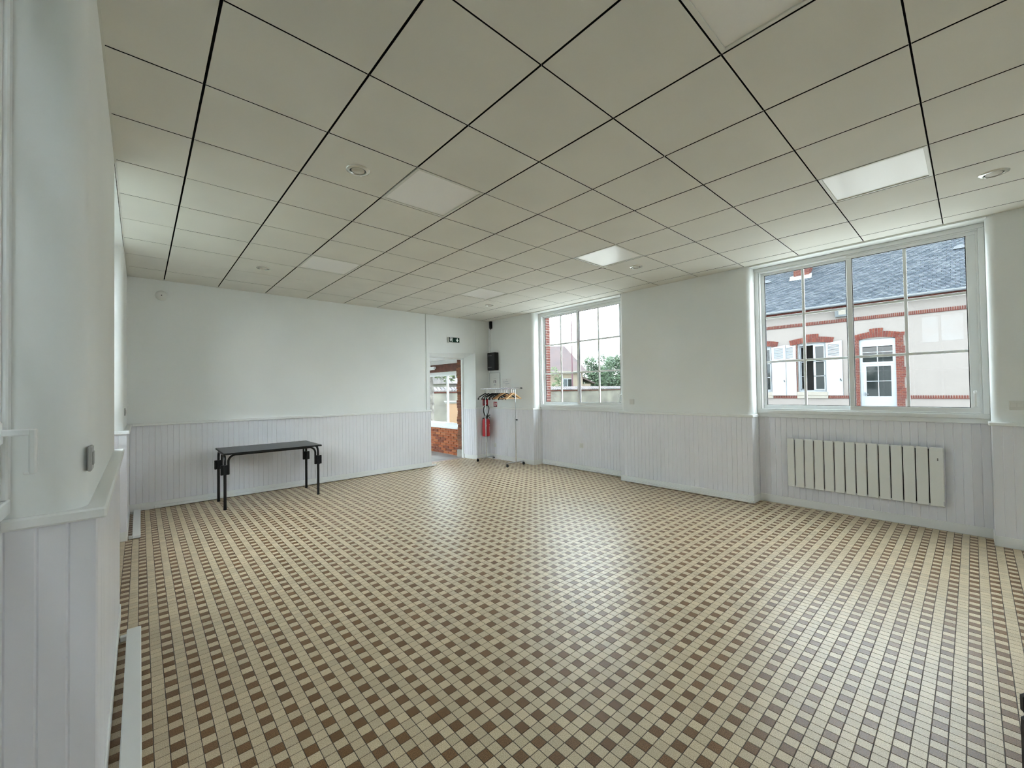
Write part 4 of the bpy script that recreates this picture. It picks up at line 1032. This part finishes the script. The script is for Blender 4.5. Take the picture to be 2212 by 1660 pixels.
# ------------------------------------------------------------------ yard wall with tiled coping
YW = 18.5
t = thing('yard_wall', 'stained rendered yard wall capped with tiles behind the small window', 'wall', (20, YW, GZ))
m_ = MB(); m_.box(-18, 28, 0, 0.30, 0, 1.56); part('wall', m_, 'yard_wall', t)
m_ = MB()
y = -18
while y < 28: m_.box(y+0.006, y+0.224, -0.05, 0.02, 1.53, 1.59); y += 0.23
part('brick_course', m_, 'brick_red', t, kind='stuff')
m_ = MB(); x_ = -18
while x_ < 28:
    for sg in (-1, 1):
        pts0 = [(x_+0.11+0.10*math.cos(PI*k/5), 0.15+sg*0.26, 1.615+0.045*math.sin(PI*k/5)) for k in range(6)]
        pts1 = [(p[0], 0.15, p[2]+0.19) for p in pts0]
        m_.add(pts0+pts1, [(k, k+1, 7+k, 6+k) for k in range(5)])
    x_ += 0.22
m_.box(-18, 28, -0.09, 0.39, 1.59, 1.62)
part('coping_tiles', m_, 'coping_tile', t, kind='stuff')

# ------------------------------------------------------------------ houses and mast beyond the yard wall
P_ = _f*42 + _r2*2.5
t = thing('far_house', 'peach house with a hipped red tile roof beyond the yard wall', 'house', (P_.x, P_.y, GZ), -YAW)
m_ = MB(); m_.box(-4, 4, -4, 4, 0, 3.35); part('wall', m_, 'house_render', t)
bx0, bx1, by0, by1, ez = -4.35, 4.35, -4.35, 4.35, 3.30
rx0, rx1, ry_, rz_ = -2.8, 2.9, 0.0, 6.05
m_ = MB(); m_.add([(bx0,by0,ez),(bx1,by0,ez),(bx1,by1,ez),(bx0,by1,ez),(rx0,ry_,rz_),(rx1,ry_,rz_)], [(0,1,5,4),(1,2,5),(2,3,4,5),(3,0,4),(0,3,2,1)])
rf = part('roof', m_, 'roof_tile', t)
m_ = MB(); m_.box(bx0, bx1, by0-0.03, by0+0.03, ez-0.12, ez+0.02); m_.box(bx1-0.03, bx1+0.03, by0, by1, ez-0.12, ez+0.02); part('fascia', m_, 'facade_sill', rf)
for (x_, z_) in ((-2.2, 1.5), (0.3, 1.5), (2.6, 1.5)):
    m_ = MB(); m_.box(x_-0.42, x_+0.42, -4.05, -3.95, z_, z_+1.15); w_ = part('window', m_, 'facade_white', t)
    for dx_ in (-0.2, 0.2):
        m_ = MB(); m_.box(x_+dx_-0.16, x_+dx_+0.16, -4.07, -4.04, z_+0.07, z_+1.08); part('pane', m_, 'far_glass', w_)
m_ = MB(); m_.box(4.0, 4.75, -3.8, -1.2, 0, 2.15); pr = part('porch', m_, 'house_render', t)
m_ = MB(); m_.extrude([(3.95, 2.65), (5.15, 2.12), (5.15, 2.22), (3.95, 2.8)], 1, -4.0, -1.0); part('porch_roof', m_, 'roof_tile', pr)
t = thing('garden_shed', 'low shed with a pale tiled roof behind the yard wall', 'shed', (15.6, 21.5, GZ))
m_ = MB(); m_.box(-2.6, 2.4, -1.6, 1.6, 0, 2.15); part('wall', m_, 'yard_wall', t)
m_ = MB(); m_.extrude([(-1.9, 2.05), (0, 3.35), (1.9, 2.05)], 0, -2.8, 2.6); part('roof', m_, 'coping_tile', t)
t = thing('red_mast', 'tall thin dark red mast rising behind the yard wall', 'mast', (24.9, 20.7, GZ))
m_ = MB(); m_.tube([(0, 0, 0), (0, 0, 4.4), (0, 0, 4.5), (0, 0, 14)], [0.062, 0.055, 0.036, 0.030], 10); part('shaft', m_, 'pole_red', t, True)
m_ = MB(); m_.lathe([(0.12, 0), (0.12, 0.05), (0.07, 0.12)], n=12); part('base', m_, 'pole_red', t)

# ------------------------------------------------------------------ trees
def crown(blobs, n, size, seed, mt, parent):
    r_ = random.Random(seed); m_ = MB()
    tot = sum(b[3]**2 for b in blobs)
    for (bx, by, bz, br) in blobs:
        for k in range(int(n*br*br/tot)):
            d = Vector((r_.gauss(0,1), r_.gauss(0,1), r_.gauss(0,1))).normalized(); rr = br*(0.55+0.5*r_.random())
            p = Vector((bx, by, bz)) + Vector((d.x*rr, d.y*rr, d.z*rr*0.9))
            a = Vector((r_.gauss(0,1), r_.gauss(0,1), r_.gauss(0,1))).normalized(); b = a.orthogonal().normalized(); s_ = size*(0.6+0.8*r_.random())
            m_.add([p-a*s_, p+b*s_*0.55, p+a*s_, p-b*s_*0.55], [(0,1,2,3)])
    return part('crown', m_, mt, parent, kind='stuff')
def tree(label, loc, h, blobs, n, size, seed, mt, bk='bark_dark', tr=0.16):
    t = thing('tree', label, 'tree', loc, 0, 'trees outside the windows')
    m_ = MB(); m_.tube([(0,0,0),(0.05,0.03,h*0.35),(0,0.06,h*0.6),(0.08,0,h*0.85)], [tr, tr*0.8, tr*0.6, tr*0.25], 10); part('trunk', m_, bk, t, True)
    crown(blobs, n, size, seed, mt, t); return t
rt = random.Random(5)
for k, (u_, dep, top, lab) in enumerate(((1276, 44, 5.3, 'tree just right of the hipped roof house'), (1300, 50, 6.2, 'tall tree second right of the hipped roof house'), (1320, 56, 6.7, 'far leafy tree in the middle of the small window view'),
                            (1340, 44, 5.7, 'leafy tree near the right side of the small window view'), (1366, 50, 6.1, 'leafy tree at the right frame of the small window'), (1246, 63, 6.6, 'far tree top showing behind the hipped roof'))):
    rgt = (u_-1106)/FPX*dep; P_ = _f*dep + _r2*rgt
    bl = [(rt.uniform(-0.9,0.9), rt.uniform(-0.9,0.9), top*(0.26+0.5*q/7)+rt.uniform(-.3,.3), rt.uniform(0.95,1.3)*(1.1-0.42*q/7)) for q in range(8)] + [(rt.uniform(-.3,.3), 0, top*0.86, 0.55)]
    tree(lab, (P_.x, P_.y, GZ), top*0.8, bl, 7000, 0.105, 20+k, 'leaf_green')
rgt = (1203-1106)/FPX*31; P_ = _f*31 + _r2*rgt
tree('small bright shrub left of the far house wall', (P_.x, P_.y, GZ), 2.2, [(0,0,1.9,0.45),(0.2,0,2.5,0.35),(-0.2,0.1,3.0,0.35),(0,0,1.4,0.5)], 420, 0.10, 51, 'leaf_bright', tr=0.05)
rgt = (930-1106)/FPX*13.5; P_ = _f*13.5 + _r2*rgt
t = tree('plane tree with mottled bark outside the annex window', (P_.x, P_.y, GZ), 4.4, [(0.20,-0.18,2.20,0.26),(0.42,-0.38,2.10,0.24),(0.58,-0.50,2.22,0.24),(0.2,0.2,2.8,0.5),(-0.4,0.3,2.9,0.6),(0,0,3.6,0.9),(0.7,-0.4,3.2,0.7)], 3000, 0.06, 61, 'leaf_bright', 'bark', 0.105)

# wheeled peach-coloured bin in front of the yard wall
rgt = (985-1106)/FPX*19.3; P_ = _f*19.3 + _r2*rgt
t = thing('wheeled_container', 'peach-coloured wheeled container with a pale rim seen through the annex window', 'container', (P_.x, P_.y, GZ), math.radians(-32))
m_ = MB(); m_.add([(-0.42,-0.32,0.13),(0.42,-0.32,0.13),(0.42,0.32,0.13),(-0.42,0.32,0.13),(-0.47,-0.37,1.06),(0.47,-0.37,1.06),(0.47,0.37,1.06),(-0.47,0.37,1.06)], [(0,3,2,1),(4,5,6,7),(0,1,5,4),(1,2,6,5),(2,3,7,6),(3,0,4,7)]); part('body', m_, 'bin_peach', t)
m_ = MB(); m_.cbox(-0.52, 0.52, -0.42, 0.42, 1.05, 1.11, 0.02); m_.tube([(-0.56, -0.44, 1.14), (0.56, -0.44, 1.14)], 0.035, 8); part('rim', m_, 'bin_rail', t)
for sx_ in (-0.34, 0.34):
    for sy_ in (-0.25, 0.25):
        m_ = MB(); m_.lathe([(0.02, -0.03), (0.08, -0.025), (0.08, 0.025), (0.02, 0.03)], (sx_, sy_, 0.08), 12, 1); part('wheel', m_, 'rubber_black', t, True)

# unseen hedge added outside the left-hand windows; shades that side, tints it green
t = thing('added_shade_hedge', 'unseen green hedge added outside the left-hand windows to shade them', 'hedge', (-4.6, 2.0, GZ))
m_ = MB(); m_.box(-0.45, 0.45, -14, 14, 0.0, 2.4); part('shade_core', m_, 'leaf_green', t)
rh = random.Random(77); m_ = MB()
for k in range(9000):
    a_ = rh.random(); p_ = Vector((0.45+rh.uniform(-0.02, 0.16), rh.uniform(-14, 14), rh.uniform(0.02, 2.45))) if a_ < 0.75 else Vector((rh.uniform(-0.5, 0.5), rh.uniform(-14, 14), 2.4+rh.uniform(0, 0.18)))
    d_ = Vector((rh.gauss(0, 1), rh.gauss(0, 1), rh.gauss(0, 1))).normalized(); e_ = d_.orthogonal().normalized(); s_ = rh.uniform(0.05, 0.10)
    m_.add([p_-d_*s_, p_+e_*s_*0.6, p_+d_*s_, p_-e_*s_*0.6], [(0, 1, 2, 3)])
part('leaves', m_, 'leaf_green', t, kind='stuff')

t = thing('added_shade_shrub', 'unseen dense evergreen shrub added to cut the light at the near left window', 'shrub', (-1.75, -0.6, GZ))  # added out of view; its solid block keeps sky light off the near-left reveal
m_ = MB(); m_.box(-0.5, 0.5, -2.7, 2.7, 0.0, 4.3); part('shade_core', m_, 'leaf_green', t)
m_ = MB()
for k in range(7000):
    f_ = rh.random(); y_, z_ = rh.uniform(-2.8, 2.8), rh.uniform(0.02, 4.4)
    p_ = Vector((0.5+rh.uniform(-0.03, 0.16), y_, z_)) if f_ < 0.5 else (Vector((rh.uniform(-0.55, 0.55), (2.7+rh.uniform(-0.03, 0.15))*(1 if f_ < 0.7 else -1), z_)) if f_ < 0.85 else Vector((rh.uniform(-0.55, 0.55), y_, 4.3+rh.uniform(0, 0.25))))
    d_ = Vector((rh.gauss(0, 1), rh.gauss(0, 1), rh.gauss(0, 1))).normalized(); e_ = d_.orthogonal().normalized(); s_ = rh.uniform(0.04, 0.08)
    m_.add([p_-d_*s_, p_+e_*s_*0.6, p_+d_*s_, p_-e_*s_*0.6], [(0, 1, 2, 3)])
part('leaves', m_, 'leaf_green', t, kind='stuff')
